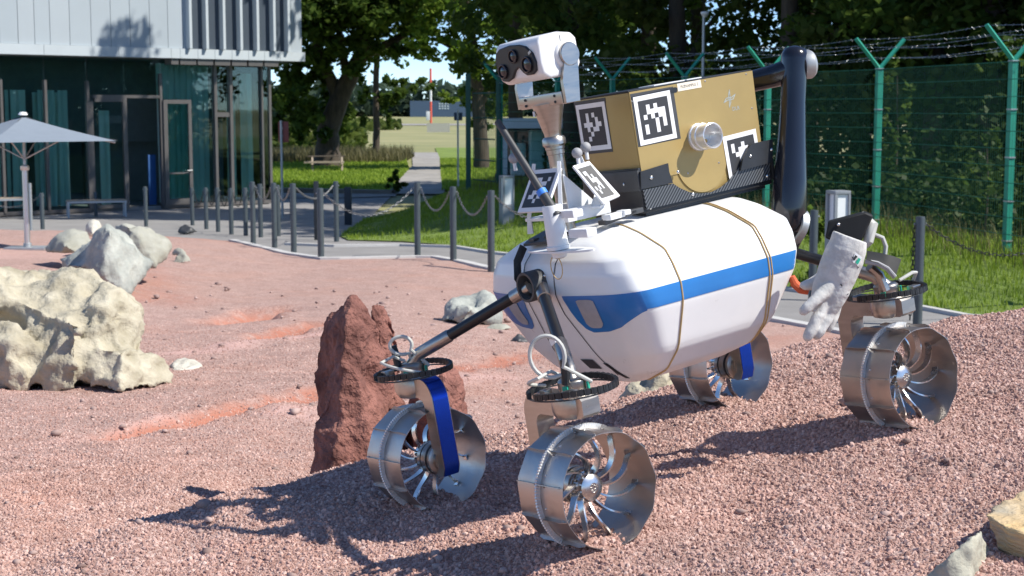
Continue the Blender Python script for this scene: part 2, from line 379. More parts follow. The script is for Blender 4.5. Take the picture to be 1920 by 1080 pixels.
# pavement: everything asphalt between yard, building, bank and the road kerb
pav=[(-30,20),(-9.5,28.8),(-7,29.5),(-5,27.6),(-3.9,24.6),(-3.4,23.2),(-2.65,21.75),(-2.45,21.8),(-1.4,22.2),(-1.1,22.15),(-.27,20.3),(2.6,15.4),(3.1,14.5),(6,9.5),(9,5),(14,6),(9,13.8),(6,14.7),(4.65,15.8),(4.37,16.5),(.3,22.6),(-.25,23.8),(-.9,25.9),(-1.95,27.6),(-3.0,28.2),(-3.35,30),(-3.9,41),fl(735,366),fl(510,360),(-12,62),(-40,62)]
sheet('pavement',pav,1.1,MT['asphalt'],lift=-.02,edge=.5)
# lighter strip beside the road, then the lawn beyond its kerb
sheet('road_strip',[fl(500,371),fl(640,371),fl(742,368),fl(742,363.5),fl(640,363),fl(500,362)],2.,MT['path'],lift=.006,edge=1.5)
lawnP=[fl(430,358),fl(540,358),fl(728,361),fl(768,318),fl(758,286),fl(640,276),fl(420,276)]
sheet('lawn',lawnP,2.5,MT['lawn'],lift=.01,edge=1.2)
lawnR=[fl(828,357),fl(905,357),fl(1000,330),fl(1000,277),fl(816,277),fl(824,300)]
sheet('lawn',lawnR,2.5,MT['lawn'],lift=.01,edge=1.2)
sheet('footpath',[fl(728,364),fl(834,364),fl(831,340),fl(826,300),fl(820,286),fl(772,286),fl(774,310),fl(750,335)],1.5,MT['path'],lift=.012,edge=1.)
sheet('grass_bank',[tuple(p) for p in BANK],1.0,MT['soil'],lift=.0,edge=.5)
# kerbs: real steps
def kerb(pts,w,h,material,label,lift=0,sink=.1):
    mb=MB(); P=[np.array(p,float) for p in densify(pts,.6)[:]]
    # open polyline
    Q=[]
    for i in range(len(pts)-1):
        a=np.array(pts[i]);b=np.array(pts[i+1]);n=max(1,int(np.linalg.norm(b-a)/.7)); Q+=[a+(b-a)*k/n for k in range(n)]
    Q.append(np.array(pts[-1])); vs=[]
    for i,q in enumerate(Q):
        t=Q[min(i+1,len(Q)-1)]-Q[max(i-1,0)]; t=t/np.linalg.norm(t); nn=np.array([-t[1],t[0]])*w/2
        z=th(*q)
        for p,zz in ((q+nn,z-sink),(q+nn,z+h),(q-nn,z+h),(q-nn,z-sink)): vs.append((p[0],p[1],zz))
    fs=[(i*4+j,(i+1)*4+j,(i+1)*4+j+1,i*4+j+1) for i in range(len(Q)-1) for j in range(3)]
    o=mb.add(vs,fs).build('kerb',material,smooth=0); tag(o,kind='structure'); return o
kerb([(-5,27.55),(-3.9,24.55),(-3.4,23.15),(-2.65,21.7),(-2.45,21.74),(-1.4,22.14),(-1.1,22.1),(-.27,20.25),(2.6,15.35),(3.1,14.45),(6,9.45)],.13,.035,MT['kerb'],'')
kerb([(-3.9,26.6),(-2.98,25.9),(-1.9,26.2),(-.95,25.6),(-.3,23.7),(.3,22.5),(4.37,16.4),(4.65,15.7),(6,14.6)],.09,.02,MT['kerb'],'')
kerb([fl(430,359),fl(540,359),fl(738,363.5)],.3,.13,MT['kerb2'],'')
# ---- the gravel yard: one finely divided sheet
yard=[(-9.5,28.8),(-7,29.5),(-5,27.6),(-3.9,24.6),(-3.4,23.2),(-2.65,21.75),(-2.45,21.8),(-1.4,22.2),(-1.1,22.15),(-.27,20.3),(2.6,15.4),(3.1,14.5),(6,9.5),(7.5,7),(7.5,-2),(-9,-2),(-12,12),(-12,24)]
def pts_grid(x0,x1,y0,y1,s):
    X,Y=np.meshgrid(np.arange(x0,x1,s),np.arange(y0,y1,s)); X=X+rng.uniform(-.3,.3,X.shape)*s; Y=Y+rng.uniform(-.3,.3,Y.shape)*s
    return np.stack([X.ravel(),Y.ravel()],1)
near=pts_grid(-1.9,2.5,2.3,5.6,.03); mid=pts_grid(-3.5,3.5,1.5,12,.11); far=pts_grid(-12,7.5,-2,30,.33)
def along(pp_,w,s):
    out=[]
    for a,b in zip(pp_[:-1],pp_[1:]):
        A=gp(*a);B=gp(*b); u=Vector((B.x-A.x,B.y-A.y)); L_=u.length; u.normalize(); n_=Vector((-u.y,u.x)); k=max(1,int(L_*2*w/s/s)); t_=rng.uniform(0,L_,k); q_=rng.uniform(-w,w,k); out.append(np.column_stack([A.x+u.x*t_+n_.x*q_,A.y+u.y*t_+n_.y*q_]))
    return np.concatenate(out)
fine_=np.concatenate([along([(235,807),(345,787),(440,762),(520,747),(595,733)],.28,.035),along([(490,632),(550,616),(600,604)],.35,.05),along([(455,598),(500,578)],.5,.05)])
mid=mid[~((mid[:,0]>-1.95)&(mid[:,0]<2.55)&(mid[:,1]>2.25)&(mid[:,1]<5.65))]
far=far[~((far[:,0]>-3.6)&(far[:,0]<3.6)&(far[:,1]>1.4)&(far[:,1]<12.1))]
yo=sheet('gravel_yard',yard,.33,MT['gravel'],lift=0,extra=np.concatenate([near,mid,far,fine_]),edge=.4)
me=yo.data; nv=len(me.vertices); V=np.empty(nv*3,np.float32); me.vertices.foreach_get('co',V); V=V.reshape(-1,3)
red=np.zeros(nv); pale=np.zeros(nv); dz=np.zeros(nv)
rag=np.array([noise.fractal(Vector((x*3.1,y*3.1,1.3)),.9,2.2,4) for x,y in V[:,:2]])
def segd(ax,ay,bx,by):
    e=np.array([bx-ax,by-ay]); t=np.clip(((V[:,0]-ax)*e[0]+(V[:,1]-ay)*e[1])/(e@e),0,1)
    return np.hypot(V[:,0]-ax-t*e[0],V[:,1]-ay-t*e[1])
def streak(pa,pb,w,arr,amp,dep=0):
    for a,b in zip(pa[:-1],pa[1:]):
        A=gp(*a);B=gp(*b); d=np.abs(segd(A.x,A.y,B.x,B.y)+rag*w*.55); m=np.exp(-(d/w)**4); arr[:]=np.maximum(arr,m*amp)
        if dep: dz[:]+=0
    if dep:
        mm=np.zeros(nv)
        for a,b in zip(pa[:-1],pa[1:]):
            A=gp(*a);B=gp(*b); mm=np.maximum(mm,np.exp(-(np.abs(segd(A.x,A.y,B.x,B.y)+rag*w*.4)/(w*.85))**4))
        dz[:]-=dep*mm
streak([(235,807),(345,787),(440,762),(520,747),(595,733)],0,.135,red,1.3,.07)
streak([(150,826),(230,805),(330,780)],0,.13,pale,1)
streak([(490,632),(550,616),(600,604)],0,.15,red,1.25,.06)
streak([(320,668),(470,640),(610,622)],0,.2,pale,1)
streak([(850,692),(930,678),(1010,665)],0,.10,red,1.3,.03)
streak([(830,715),(940,705)],0,.16,pale,.9)
streak([(455,598),(500,578)],0,.24,red,1.1,.13)
streak([(240,500),(270,560)],0,.5,red,.5); streak([(30,425),(150,412)],0,.9,red,.8); streak([(320,445),(430,446),(560,440)],0,.6,red,.5)
streak([(0,480),(70,470)],0,.7,pale,.5); streak([(530,775),(580,768)],0,.14,pale,.8); streak([(1290,640),(1560,632)],0,.3,red,.35)
nzv=np.array([noise.fractal(Vector((x*2.2,y*2.2,3.1)),1,2,5) for x,y in V[:,:2]])
nz2=np.array([noise.fractal(Vector((x*9,y*9,7.7)),.8,2.2,3) for x,y in V[:,:2]])
V[:,2]+=dz+nzv*.022+nz2*.007
# scuffed hollows and heaps left by feet and wheels
rd=np.random.default_rng(12)
for k in range(150):
    yy=rd.uniform(3.2,13); xx=rd.uniform(-.36,.3)*yy; r_=rd.uniform(.06,.16); am=rd.uniform(-.022,.012)
    u_=V[:,0]-xx; w_=(V[:,1]-yy)*rd.uniform(.5,1); q_=np.hypot(u_,w_)/r_; V[:,2]+=np.where(q_<2.5,am*(np.exp(-q_**2)-.35*np.exp(-(q_-1.4)**2*4)),0)
# ground pressed up around the four wheels
for sx in (1,-1):
    for sy in (1,-1):
        p=RM@Vector((sx*.504,sy*.334,-.13)); d=np.hypot(V[:,0]-p.x,V[:,1]-p.y)
        V[:,2]+=np.where(d<.5,(p.z+.021-V[:,2])*np.exp(-(d/.16)**2),0)
me.vertices.foreach_set('co',V.ravel()); me.update()
for nm,arr in (('red',red),('pale',pale)):
    a=me.attributes.new(nm,'FLOAT','POINT'); a.data.foreach_set('value',arr.astype(np.float32))
# density of loose stones
dd=np.hypot(V[:,0],V[:,1]); inview=(np.abs(V[:,0])<V[:,1]*.37+.35)&(V[:,1]>2.2)
cx_=np.interp(V[:,0],CR[:,0],CR[:,1])
dens=np.where(inview,np.interp(V[:,1],[2,5.3,5.8,8,12,12.5],[1,1,.35,.14,.05,0]),0)
a=me.attributes.new('dens','FLOAT','POINT'); a.data.foreach_set('value',dens.astype(np.float32))
def yz(x,y):
    i=np.argmin((V[:,0]-x)**2+(V[:,1]-y)**2); return float(V[i,2])
# ---- coarser pebbles lying on the yard
pv=[];pf=[]; rd=np.random.default_rng(14); bm_=bmesh.new(); bmesh.ops.create_icosphere(bm_,subdivisions=1,radius=1); iv=np.array([v.co[:] for v in bm_.verts]); it=np.array([[v.index for v in f.verts] for f in bm_.faces]); bm_.free()
for k in range(520):
    yy=rd.uniform(3.0,17)**1.0; xx=rd.uniform(-.35,.33)*yy
    if yy>np.interp(xx,KE[:,0],KE[:,1])-.4: continue
    s_=rd.uniform(.006,.011)*(1+.10*yy)*(2.0 if rd.random()<.06 else 1); v_=iv*rd.uniform(.65,1.15,(len(iv),1))*np.array([1.2,.9,.65])*s_; a_=rd.uniform(0,6.28); c_,n_=math.cos(a_),math.sin(a_)
    v_=np.column_stack([v_[:,0]*c_-v_[:,1]*n_,v_[:,0]*n_+v_[:,1]*c_,v_[:,2]])+np.array([xx,yy,yz(xx,yy)+s_*.25]); pf.append(it+len(iv)*len(pv)); pv.append(v_)
MT['pebble']=mat('pebble',(.20,.12,.10),.9,col2=(.44,.32,.28),var=.2,scale=2.3)
po=link_mesh('pebbles',fast_mesh('pebbles',np.concatenate(pv),np.concatenate(pf)),MT['pebble']); tag(po,'scattered larger pebbles lying on the red gravel yard','pebbles',kind='stuff')
# ---- loose stones scattered over it (too many to count)
def rock_proto(seed):
    bm=bmesh.new(); bmesh.ops.create_icosphere(bm,subdivisions=1,radius=1); r=random.Random(seed)
    for v in bm.verts: v.co=Vector((v.co.x*1.15,v.co.y*.85,v.co.z*.75))*(.72+.5*r.random())
    m=bpy.data.meshes.new('stone'); bm.to_mesh(m); bm.free(); m.materials.append(MT['stone']); return m
ng=bpy.data.node_groups.new('scatter_stones','GeometryNodeTree')
ng.interface.new_socket('Geometry',in_out='INPUT',socket_type='NodeSocketGeometry'); ng.interface.new_socket('Geometry',in_out='OUTPUT',socket_type='NodeSocketGeometry')
gi=ng.nodes.new('NodeGroupInput'); go=ng.nodes.new('NodeGroupOutput')
na=ng.nodes.new('GeometryNodeInputNamedAttribute'); na.data_type='FLOAT'; na.inputs[0].default_value='dens'
mu=ng.nodes.new('ShaderNodeMath'); mu.operation='MULTIPLY'; mu.inputs[1].default_value=26000
dp=ng.nodes.new('GeometryNodeDistributePointsOnFaces'); dp.distribute_method='RANDOM'
iop=ng.nodes.new('GeometryNodeInstanceOnPoints'); iop.inputs['Pick Instance'].default_value=True
g2i=ng.nodes.new('GeometryNodeGeometryToInstance')
protos=[rock_proto(i) for i in range(6)]
for m_ in protos:
    ob=bpy.data.objects.new('stone_source',m_)   # unlinked source meshes for the scatter
    oi=ng.nodes.new('GeometryNodeObjectInfo'); oi.inputs[0].default_value=ob; oi.inputs['As Instance'].default_value=True
    ng.links.new(oi.outputs['Geometry'],g2i.inputs[0])
rv=ng.nodes.new('FunctionNodeRandomValue'); rv.data_type='FLOAT_VECTOR'; rv.inputs[1].default_value=(6.28,6.28,6.28)
rs=ng.nodes.new('FunctionNodeRandomValue'); rs.data_type='FLOAT'; rs.inputs[2].default_value=0; rs.inputs[3].default_value=1
pw=ng.nodes.new('ShaderNodeMath'); pw.operation='POWER'; pw.inputs[1].default_value=5
sc_=ng.nodes.new('ShaderNodeMath'); sc_.operation='MULTIPLY_ADD'; sc_.inputs[1].default_value=.0058; sc_.inputs[2].default_value=.0025
L=ng.links.new
L(gi.outputs[0],dp.inputs['Mesh']); L(na.outputs[0],mu.inputs[0]); L(mu.outputs[0],dp.inputs['Density']); L(dp.outputs['Points'],iop.inputs['Points'])
L(g2i.outputs[0],iop.inputs['Instance']); L(rv.outputs[0],iop.inputs['Rotation']); L(rs.outputs[1],pw.inputs[0]); L(pw.outputs[0],sc_.inputs[0]); L(sc_.outputs[0],iop.inputs['Scale']); L(iop.outputs[0],go.inputs[0])
gs=bpy.data.objects.new('gravel',me.copy()); COL.objects.link(gs); gs.data.materials.clear(); gs.data.materials.append(MT['stone'])
gm=gs.modifiers.new('scatter','NODES'); gm.node_group=ng
tag(gs,'loose red crushed lava gravel spread over the test yard','gravel',kind='stuff')
# ================================================================== ROCKS
def rock(name,label,material,hulls=(),blobs=(),vox=.03,amp=.03,freq=4,pit=0,pitf=14,group=None,cat='rock',sharp=0,seed=0,oct_=5,smooth_it=1,fine=0,finef=30):
    bm=bmesh.new()
    for H in hulls:
        b=bmesh.new()
        for p in H: b.verts.new(p)
        r=bmesh.ops.convex_hull(b,input=b.verts); 
        junk=list({e for e in r['geom_interior']+r['geom_unused'] if isinstance(e,bmesh.types.BMVert)})
        if junk: bmesh.ops.delete(b,geom=junk,context='VERTS')
        bmesh.ops.recalc_face_normals(b,faces=b.faces); t=bpy.data.meshes.new('t'); b.to_mesh(t); b.free(); bm.from_mesh(t); bpy.data.meshes.remove(t)
    for c,r in blobs:
        b=bmesh.new(); bmesh.ops.create_icosphere(b,subdivisions=3,radius=1); bmesh.ops.scale(b,vec=Vector(r),verts=b.verts); bmesh.ops.translate(b,vec=Vector(c),verts=b.verts)
        t=bpy.data.meshes.new('t'); b.to_mesh(t); b.free(); bm.from_mesh(t); bpy.data.meshes.remove(t)
    m0=bpy.data.meshes.new('t0'); bm.to_mesh(m0); bm.free()
    tmp=bpy.data.objects.new('t',m0); COL.objects.link(tmp)
    rm=tmp.modifiers.new('r','REMESH'); rm.mode='VOXEL'; rm.voxel_size=vox
    if smooth_it:
        s_=tmp.modifiers.new('s','SMOOTH'); s_.factor=.5; s_.iterations=smooth_it
    dg=bpy.context.evaluated_depsgraph_get(); m1=bpy.data.meshes.new_from_object(tmp.evaluated_get(dg)); bpy.data.objects.remove(tmp)
    n=len(m1.vertices); co=np.empty(n*3,np.float32); m1.vertices.foreach_get('co',co); co=co.reshape(-1,3)
    no=np.empty(n*3,np.float32); m1.vertices.foreach_get('normal',no); no=no.reshape(-1,3)
    c0=co.mean(0); o3=Vector((seed*3.1,seed*1.7,seed))
    for i in range(n):
        p=Vector(co[i]-c0)+o3; d=noise.fractal(p*freq,.9,2.1,oct_)*amp
        if sharp: d+=sharp*(noise.voronoi(p*freq*.8)[0][1]-noise.voronoi(p*freq*.8)[0][0]-.3)
        if fine: d+=fine*(noise.ridged_multi_fractal(p*finef,.8,2.1,3,.9,1.6)-.9)
        if pit: d-=pit*max(0,noise.noise(p*pitf)-.08)*2
        co[i]+=no[i]*d
    co-=np.array([c0[0],c0[1],0]); m1.vertices.foreach_set('co',co.ravel().astype(np.float32)); m1.name=name
    m1.materials.clear(); m1.polygons.foreach_set('use_smooth',[True]*len(m1.polygons)); m1.update()
    o=link_mesh(name,m1,material,loc=(c0[0],c0[1],0)); return tag(o,label,cat,group)
MT['lime']=mat('limestone',(.37,.325,.225),.9,col2=(.47,.43,.33),var=.16,scale=6,bump=.9,bscale=24,detail=10)
MT['grey_rock']=mat('grey_rock',(.25,.27,.25),.85,col2=(.40,.41,.36),var=.2,scale=4,bump=.6,bscale=26,detail=10)
MT['grey_rock2']=mat('grey_green_rock',(.30,.29,.22),.85,col2=(.38,.38,.33),var=.16,scale=2.4,bump=.5,bscale=20,detail=9)
MT['lava']=mat('red_lava_rock',(.145,.052,.040),.92,col2=(.27,.12,.092),var=.35,scale=9,bump=1,bscale=55,detail=10)
MT['slab']=mat('ochre_slab_rock',(.42,.40,.33),.75,col2=(.60,.40,.17),var=.2,scale=5,bump=.6,bscale=24,detail=9,stretch=(1,1.2,8))
MT['pale_rock']=mat('pale_rock',(.55,.52,.44),.9,var=.18,scale=12,bump=.7,bscale=30)
def pp(Y,*pts): return [at(x,y,Y+d) for x,y,d in pts]
# limestone boulder
B0=gp(200,738); Yb=B0.y+.55
def blob(px,py,dy,rx,ry,rd): 
    k=Yb/F; return (tuple(at(px,py,Yb+dy)),(rx*k,rd,ry*k))
rock('boulder','big pitted cream limestone boulder at the left edge of the yard',MT['lime'],
 hulls=[pp(Yb,(-30,515,.4),(60,500,.35),(170,503,.3),(212,545,.2),(262,575,.15),(278,640,.05),(268,700,-.1),(120,600,-.3),(30,560,-.1),(150,735,-.1),(-30,735,.2),(60,640,-.2),(120,520,.9)),
  pp(Yb-.1,(-30,610,-.1),(30,600,-.15),(72,650,-.2),(80,720,-.25),(40,738,-.3),(-30,738,-.2),(10,670,-.35),(20,680,.5)),
  pp(Yb-.1,(60,640,-.12),(110,590,-.15),(150,600,-.3),(140,735,-.35),(80,742,-.3),(66,700,-.28),(100,680,.3)),
  pp(Yb-.1,(140,640,-.2),(230,650,-.3),(290,650,.0),(322,690,.05),(326,718,.0),(230,738,-.42),(140,728,-.3),(230,690,.4))],
 blobs=[blob(95,580,.35,112,70,.45),blob(210,612,.08,62,80,.36),blob(20,660,-.05,40,52,.3),blob(-10,560,.2,90,58,.4)],
 vox=.022,amp=.055,freq=2.6,pit=.05,pitf=5.5,cat='boulder',seed=2,smooth_it=2,sharp=.05,fine=.026,finef=9)
# grey boulders behind it
Y1=gp(215,560).y+.6
rock('boulder','large grey angular boulder with a slanted smooth face behind the limestone boulder',MT['grey_rock'],hulls=[
 pp(Y1,(196,417,.1),(205,430,-.2),(150,485,.1),(118,502,.3),(172,500,-.2),(190,520,-.3),(240,560,-.2),(262,535,.1),(292,490,.4),(262,465,.3),(225,425,.4),(200,560,.2)),
 pp(Y1,(120,500,.0),(110,485,.3),(165,450,.3),(165,500,-.1),(130,520,.2))],vox=.035,amp=.05,freq=2.2,sharp=.06,cat='boulder',seed=5,smooth_it=0,fine=.018,finef=7)
rock('boulder','rounded grey and tan boulder right behind the slanted grey boulder',MT['grey_rock2'],hulls=[
 pp(Y1+1.1,(208,450,.1),(216,424,.2),(240,415,-.1),(262,420,.2),(296,428,.2),(314,456,.2),(312,484,.1),(292,500,-.1),(230,490,-.2),(250,500,.5),(300,480,.7))],vox=.035,amp=.09,freq=2.2,sharp=.08,cat='boulder',seed=8,smooth_it=0,fine=.02,finef=6)
rock('boulder','low smooth grey boulder left of the slanted grey boulder',MT['grey_rock2'],hulls=[
 pp(Y1+1.6,(80,474,.1),(84,462,.1),(102,438,.1),(132,428,.2),(168,430,.3),(176,455,.1),(150,476,-.2),(110,476,-.2),(120,460,-.3),(130,470,.8))],vox=.035,amp=.05,freq=2,sharp=.05,cat='boulder',seed=11,smooth_it=0,fine=.015,finef=7)
rock('boulder','small pale upright stone at the back of the grey boulder group',MT['pale_rock'],hulls=[
 pp(Y1+3.4,(160,440,0),(162,420,.1),(176,406,.1),(186,408,.1),(192,425,.2),(190,445,.1),(175,445,-.2),(176,430,.5))],vox=.06,amp=.06,freq=2,cat='rock',seed=13)
Y2=gp(340,494).y+.15
rock('rock','two-humped small grey stone right of the grey boulders',MT['grey_rock2'],hulls=[pp(Y2,(320,478,.1),(326,464,.1),(338,462,.1),(350,474,.0),(345,480,-.1),(335,480,.2)),pp(Y2-.1,(322,494,.0),(330,478,.05),(348,476,.05),(361,490,.05),(345,495,-.08),(345,485,.2))],vox=.02,amp=.03,freq=5,seed=3)
Y3=gp(350,438).y
rock('rock','dark grey stone lying on the kerb strip in front of the black posts',MT['dark'],hulls=[pp(Y3,(328,437,.1),(334,424,.1),(348,418,.1),(358,422,.0),(372,436,.1),(350,440,-.15),(350,428,.4))],vox=.05,amp=.06,freq=3,seed=4)
Y4=gp(870,610).y+.25
rock('boulder','grey boulder with dark hollows behind the left front wheel arm',MT['grey_rock'],hulls=[pp(Y4,(812,606,.1),(818,588,.1),(842,564,.1),(868,548,.2),(905,538,.2),(940,548,.2),(952,580,.2),(935,608,.0),(870,611,-.25),(840,600,-.2),(880,580,-.3),(900,590,.6))],vox=.03,amp=.05,freq=4,sharp=.07,pit=.06,pitf=5,cat='boulder',seed=17,smooth_it=0,fine=.012,finef=9)
rock('rock','flat pale stone beside the grey boulder behind the wheel arm',MT['grey_rock2'],hulls=[pp(Y4-.1,(782,608,.0),(800,600,.1),(816,602,.1),(818,611,-.1),(800,612,-.1),(800,606,.2))],vox=.012,amp=.01,freq=9,seed=19)
rock('rock','flat tan stone lying right of the grey boulder under the rover nose',MT['grey_rock2'],hulls=[pp(Y4-.35,(905,618,.0),(925,606,.1),(950,606,.1),(962,616,.1),(940,622,-.08),(930,612,.2))],vox=.012,amp=.012,freq=9,seed=20)
Y5=gp(972,641).y+.05
rock('rock','small dark pointed stone on the gravel below the rover nose',MT['dark'],hulls=[pp(Y5,(953,641,.0),(962,632,.03),(972,624,.03),(982,632,.03),(994,642,.02),(972,644,-.06),(972,636,.1))],vox=.012,amp=.015,freq=10,seed=21)
Y6=gp(350,694).y+.15
rock('rock','flat white stone beside the limestone boulder',MT['pale_rock'],hulls=[pp(Y6,(312,690,.1),(322,672,.1),(345,668,.1),(368,677,.05),(382,690,.05),(360,697,-.12),(325,697,-.1),(345,682,.3))],vox=.016,amp=.02,freq=7,pit=.02,seed=23)
rock('rock','cream limestone lump behind the gravel crest under the rover body',MT['lime'],hulls=[pp(5.35,(1150,760,.0),(1172,722,.0),(1205,706,.05),(1255,690,.0),(1285,712,.05),(1270,760,.0),(1200,765,-.12),(1210,740,.3))],vox=.018,amp=.03,freq=8,pit=.03,pitf=18,seed=25)
# red lava rock
YL=4.86
rock('boulder','tall pointed red lava boulder behind the left front wheel',MT['lava'],hulls=[
 pp(YL,(656,549,.02),(668,554,.05),(690,575,.04),(712,640,.08),(748,700,.10),(775,790,.12),(780,900,.12),(690,930,-.16),(620,925,-.2),(585,915,-.10),(588,790,-.09),(640,650,-.10),(652,598,-.07),(690,800,-.12),(655,720,-.12),(700,900,.25),(660,600,.12)),
 pp(YL,(652,556,.06),(630,580,.1),(598,600,.12),(604,650,.12),(618,700,.12),(596,722,.10),(586,712,.12),(640,690,.03),(648,600,.0),(620,800,.12),(600,870,.1),(660,640,.2)),
 pp(YL,(690,566,.15),(704,562,.17),(722,574,.2),(740,600,.2),(750,640,.2),(756,700,.2),(735,700,.15),(712,640,.13),(720,760,.2)),
 pp(YL,(760,720,.0),(830,700,.08),(856,690,.12),(868,730,.12),(880,780,.12),(890,900,.1),(780,920,.0),(830,800,-.08),(800,860,.3))],
 vox=.0085,amp=.012,freq=5,pit=.022,pitf=9,sharp=.02,cat='boulder',seed=31,smooth_it=0,fine=.007,finef=24)
# foreground slabs
MT['slab2']=mat('grey_slab_rock',(.34,.33,.27),.8,col2=(.46,.44,.34),var=.2,scale=9,bump=.5,bscale=30)
rock('rock','ochre layered slab of rock in the lower right corner',MT['slab'],hulls=[pp(2.95,(1846,964,.02),(1872,945,.10),(1935,905,.22),(2050,880,.3),(2060,1000,-.05),(1935,1005,-.12),(1880,985,-.06),(1856,985,.0),(1880,1030,-.02),(1905,1120,-.05),(2060,1130,-.1),(1990,1120,.2))],vox=.007,amp=.006,freq=14,sharp=.006,seed=41,smooth_it=0,fine=.004,finef=30)
rock('rock','grey pointed slab leaning in front of the ochre slab',MT['slab2'],hulls=[pp(2.8,(1838,997,.06),(1826,1004,.0),(1775,1045,-.02),(1715,1095,.0),(1700,1130,.0),(1820,1140,-.05),(1880,1110,.16),(1870,1040,.16),(1842,1004,.09),(1790,1120,.15))],vox=.007,amp=.005,freq=14,sharp=.005,seed=43,smooth_it=0,fine=.003,finef=34)
# ================================================================== ROVER
m,t,p=base_mat('carbon_weave'); wv=N(t,'ShaderNodeTexWave',i_Scale=62,i_Distortion=.25); wv.bands_direction='DIAGONAL'
tc=N(t,'ShaderNodeTexCoord'); t.links.new(tc.outputs['Object'],wv.inputs[0])
rp_=N(t,'ShaderNodeValToRGB'); rp_.color_ramp.elements[0].color=(.010,.011,.013,1); rp_.color_ramp.elements[1].color=(.115,.12,.125,1); rp_.color_ramp.elements[0].position=.3; rp_.color_ramp.elements[1].position=.8
t.links.new(wv.outputs[0],rp_.inputs[0]); t.links.new(rp_.outputs[0],p.inputs['Base Color']); p.inputs['Roughness'].default_value=.38; MT['carbon']=m
rover=empty('planetary_rover',label='white four wheeled planetary test rover with a blue stripe driving over the gravel mound',cat='rover',mat=RM)
X_,Y_,Z_=Vector((1,0,0)),Vector((0,1,0)),Vector((0,0,1))
# ---- body shell: stacked rounded outlines
LV=[(.124,.05,.09,-.02),(.134,.125,.178,-.105),(.165,.203,.208,-.142),(.22,.257,.245,-.178),(.333,.299,.300,-.235),(.376,.300,.315,-.250),(.420,.282,.314,-.262),(.453,.262,.302,-.266),(.491,.182,.262,-.258),(.510,.124,.205,-.25),(.522,.055,.12,-.235)]
def chaikin(P,it,q=.25):
    P=[np.array(p,float) for p in P]
    for _ in range(it):
        Q=[P[0]]
        for a,b in zip(P[:-1],P[1:]): Q+=[a*(1-q)+b*q,a*q+b*(1-q)]
        Q.append(P[-1]); P=Q
    return P
LVs=np.array(chaikin(LV,3,.10))
def outline(w,xf,xr):
    k=min(1,w/.3)
    P=[(xf,0),(xf-.010,.45*w),(xf-.028*k,.80*w),(xf-.070*k,w*1.002),(xf-.16*k,w),(xr+.10*k,w),(xr-.008*k,w*1.0),(xr-.024*k,.84*w),(xr-.034*k,.45*w),(xr-.036*k,0)]
    return np.array(chaikin(P,3,.2))
OUT=np.array([outline(w,xf,xr) for z,w,xf,xr in LVs]); ZL=LVs[:,0]; NS=OUT.shape[1]
def S(s,z,off=0):
    """point on the left half of the shell; s: outline index (float), z: height"""
    def raw(s,z):
        i=np.clip(np.searchsorted(ZL,z)-1,0,len(ZL)-2); f=np.clip((z-ZL[i])/(ZL[i+1]-ZL[i]),0,1)
        j=int(np.clip(math.floor(s),0,NS-2)); g_=s-j
        a=OUT[i][j]*(1-g_)+OUT[i][j+1]*g_; b=OUT[i+1][j]*(1-g_)+OUT[i+1][j+1]*g_; c=a*(1-f)+b*f
        return Vector((c[0],c[1],z))
    P=raw(s,z)
    if off:
        s0,s1=max(0,s-.4),min(NS-1,s+.4); z0,z1=max(ZL[0],z-.004),min(ZL[-1],z+.004)
        n=(raw(s1,z)-raw(s0,z)).cross(raw(s,z1)-raw(s,z0)).normalized()
        if n.dot(P-Vector((0,0,.32)))<0: n=-n
        P=P+n*off
    return P
def s_of_y(y,z):  # outline index on the front at lateral position y
    ss=np.linspace(0,NS*.5,200); ys=[S(s,z).y for s in ss]; return float(np.interp(y,ys[:int(np.argmax(ys))+1],ss[:int(np.argmax(ys))+1]))
def s_of_x(x,z):
    ss=np.linspace(0,NS-1,400); xs=np.array([S(s,z).x for s in ss]); return float(np.interp(-x,-xs,ss))
mb=MB(); n=NS; vs=[];fs=[]
ring=2*NS-2
for i in range(len(ZL)):
    o=OUT[i]; pts=[(a,b) for a,b in o]+[(a,-b) for a,b in o[-2:0:-1]]
    vs+=[(a,b,ZL[i]) for a,b in pts]
for i in range(len(ZL)-1):
    for j in range(ring): fs.append((i*ring+j,i*ring+(j+1)%ring,(i+1)*ring+(j+1)%ring,(i+1)*ring+j))
fs.append(tuple(range(ring))[::-1]); fs.append(tuple((len(ZL)-1)*ring+j for j in range(ring)))
body=mb.add(vs,fs).build('body_shell',MT['white'],rover,smooth=60)
def patch(name,slist,zlo,zhi,material,off,parent,nz=4,side=1,thick=.001):
    vs=[];k=len(slist)
    for s,a,b in zip(slist,zlo,zhi):
        for q in range(nz+1):
            P=S(s,a+(b-a)*q/nz,off); vs.append((P.x,P.y*side,P.z))
    fs=[(i*(nz+1)+q,(i+1)*(nz+1)+q,(i+1)*(nz+1)+q+1,i*(nz+1)+q+1) for i in range(k-1) for q in range(nz)]
    return MB().add(vs,fs).build(name,material,parent,smooth=60)
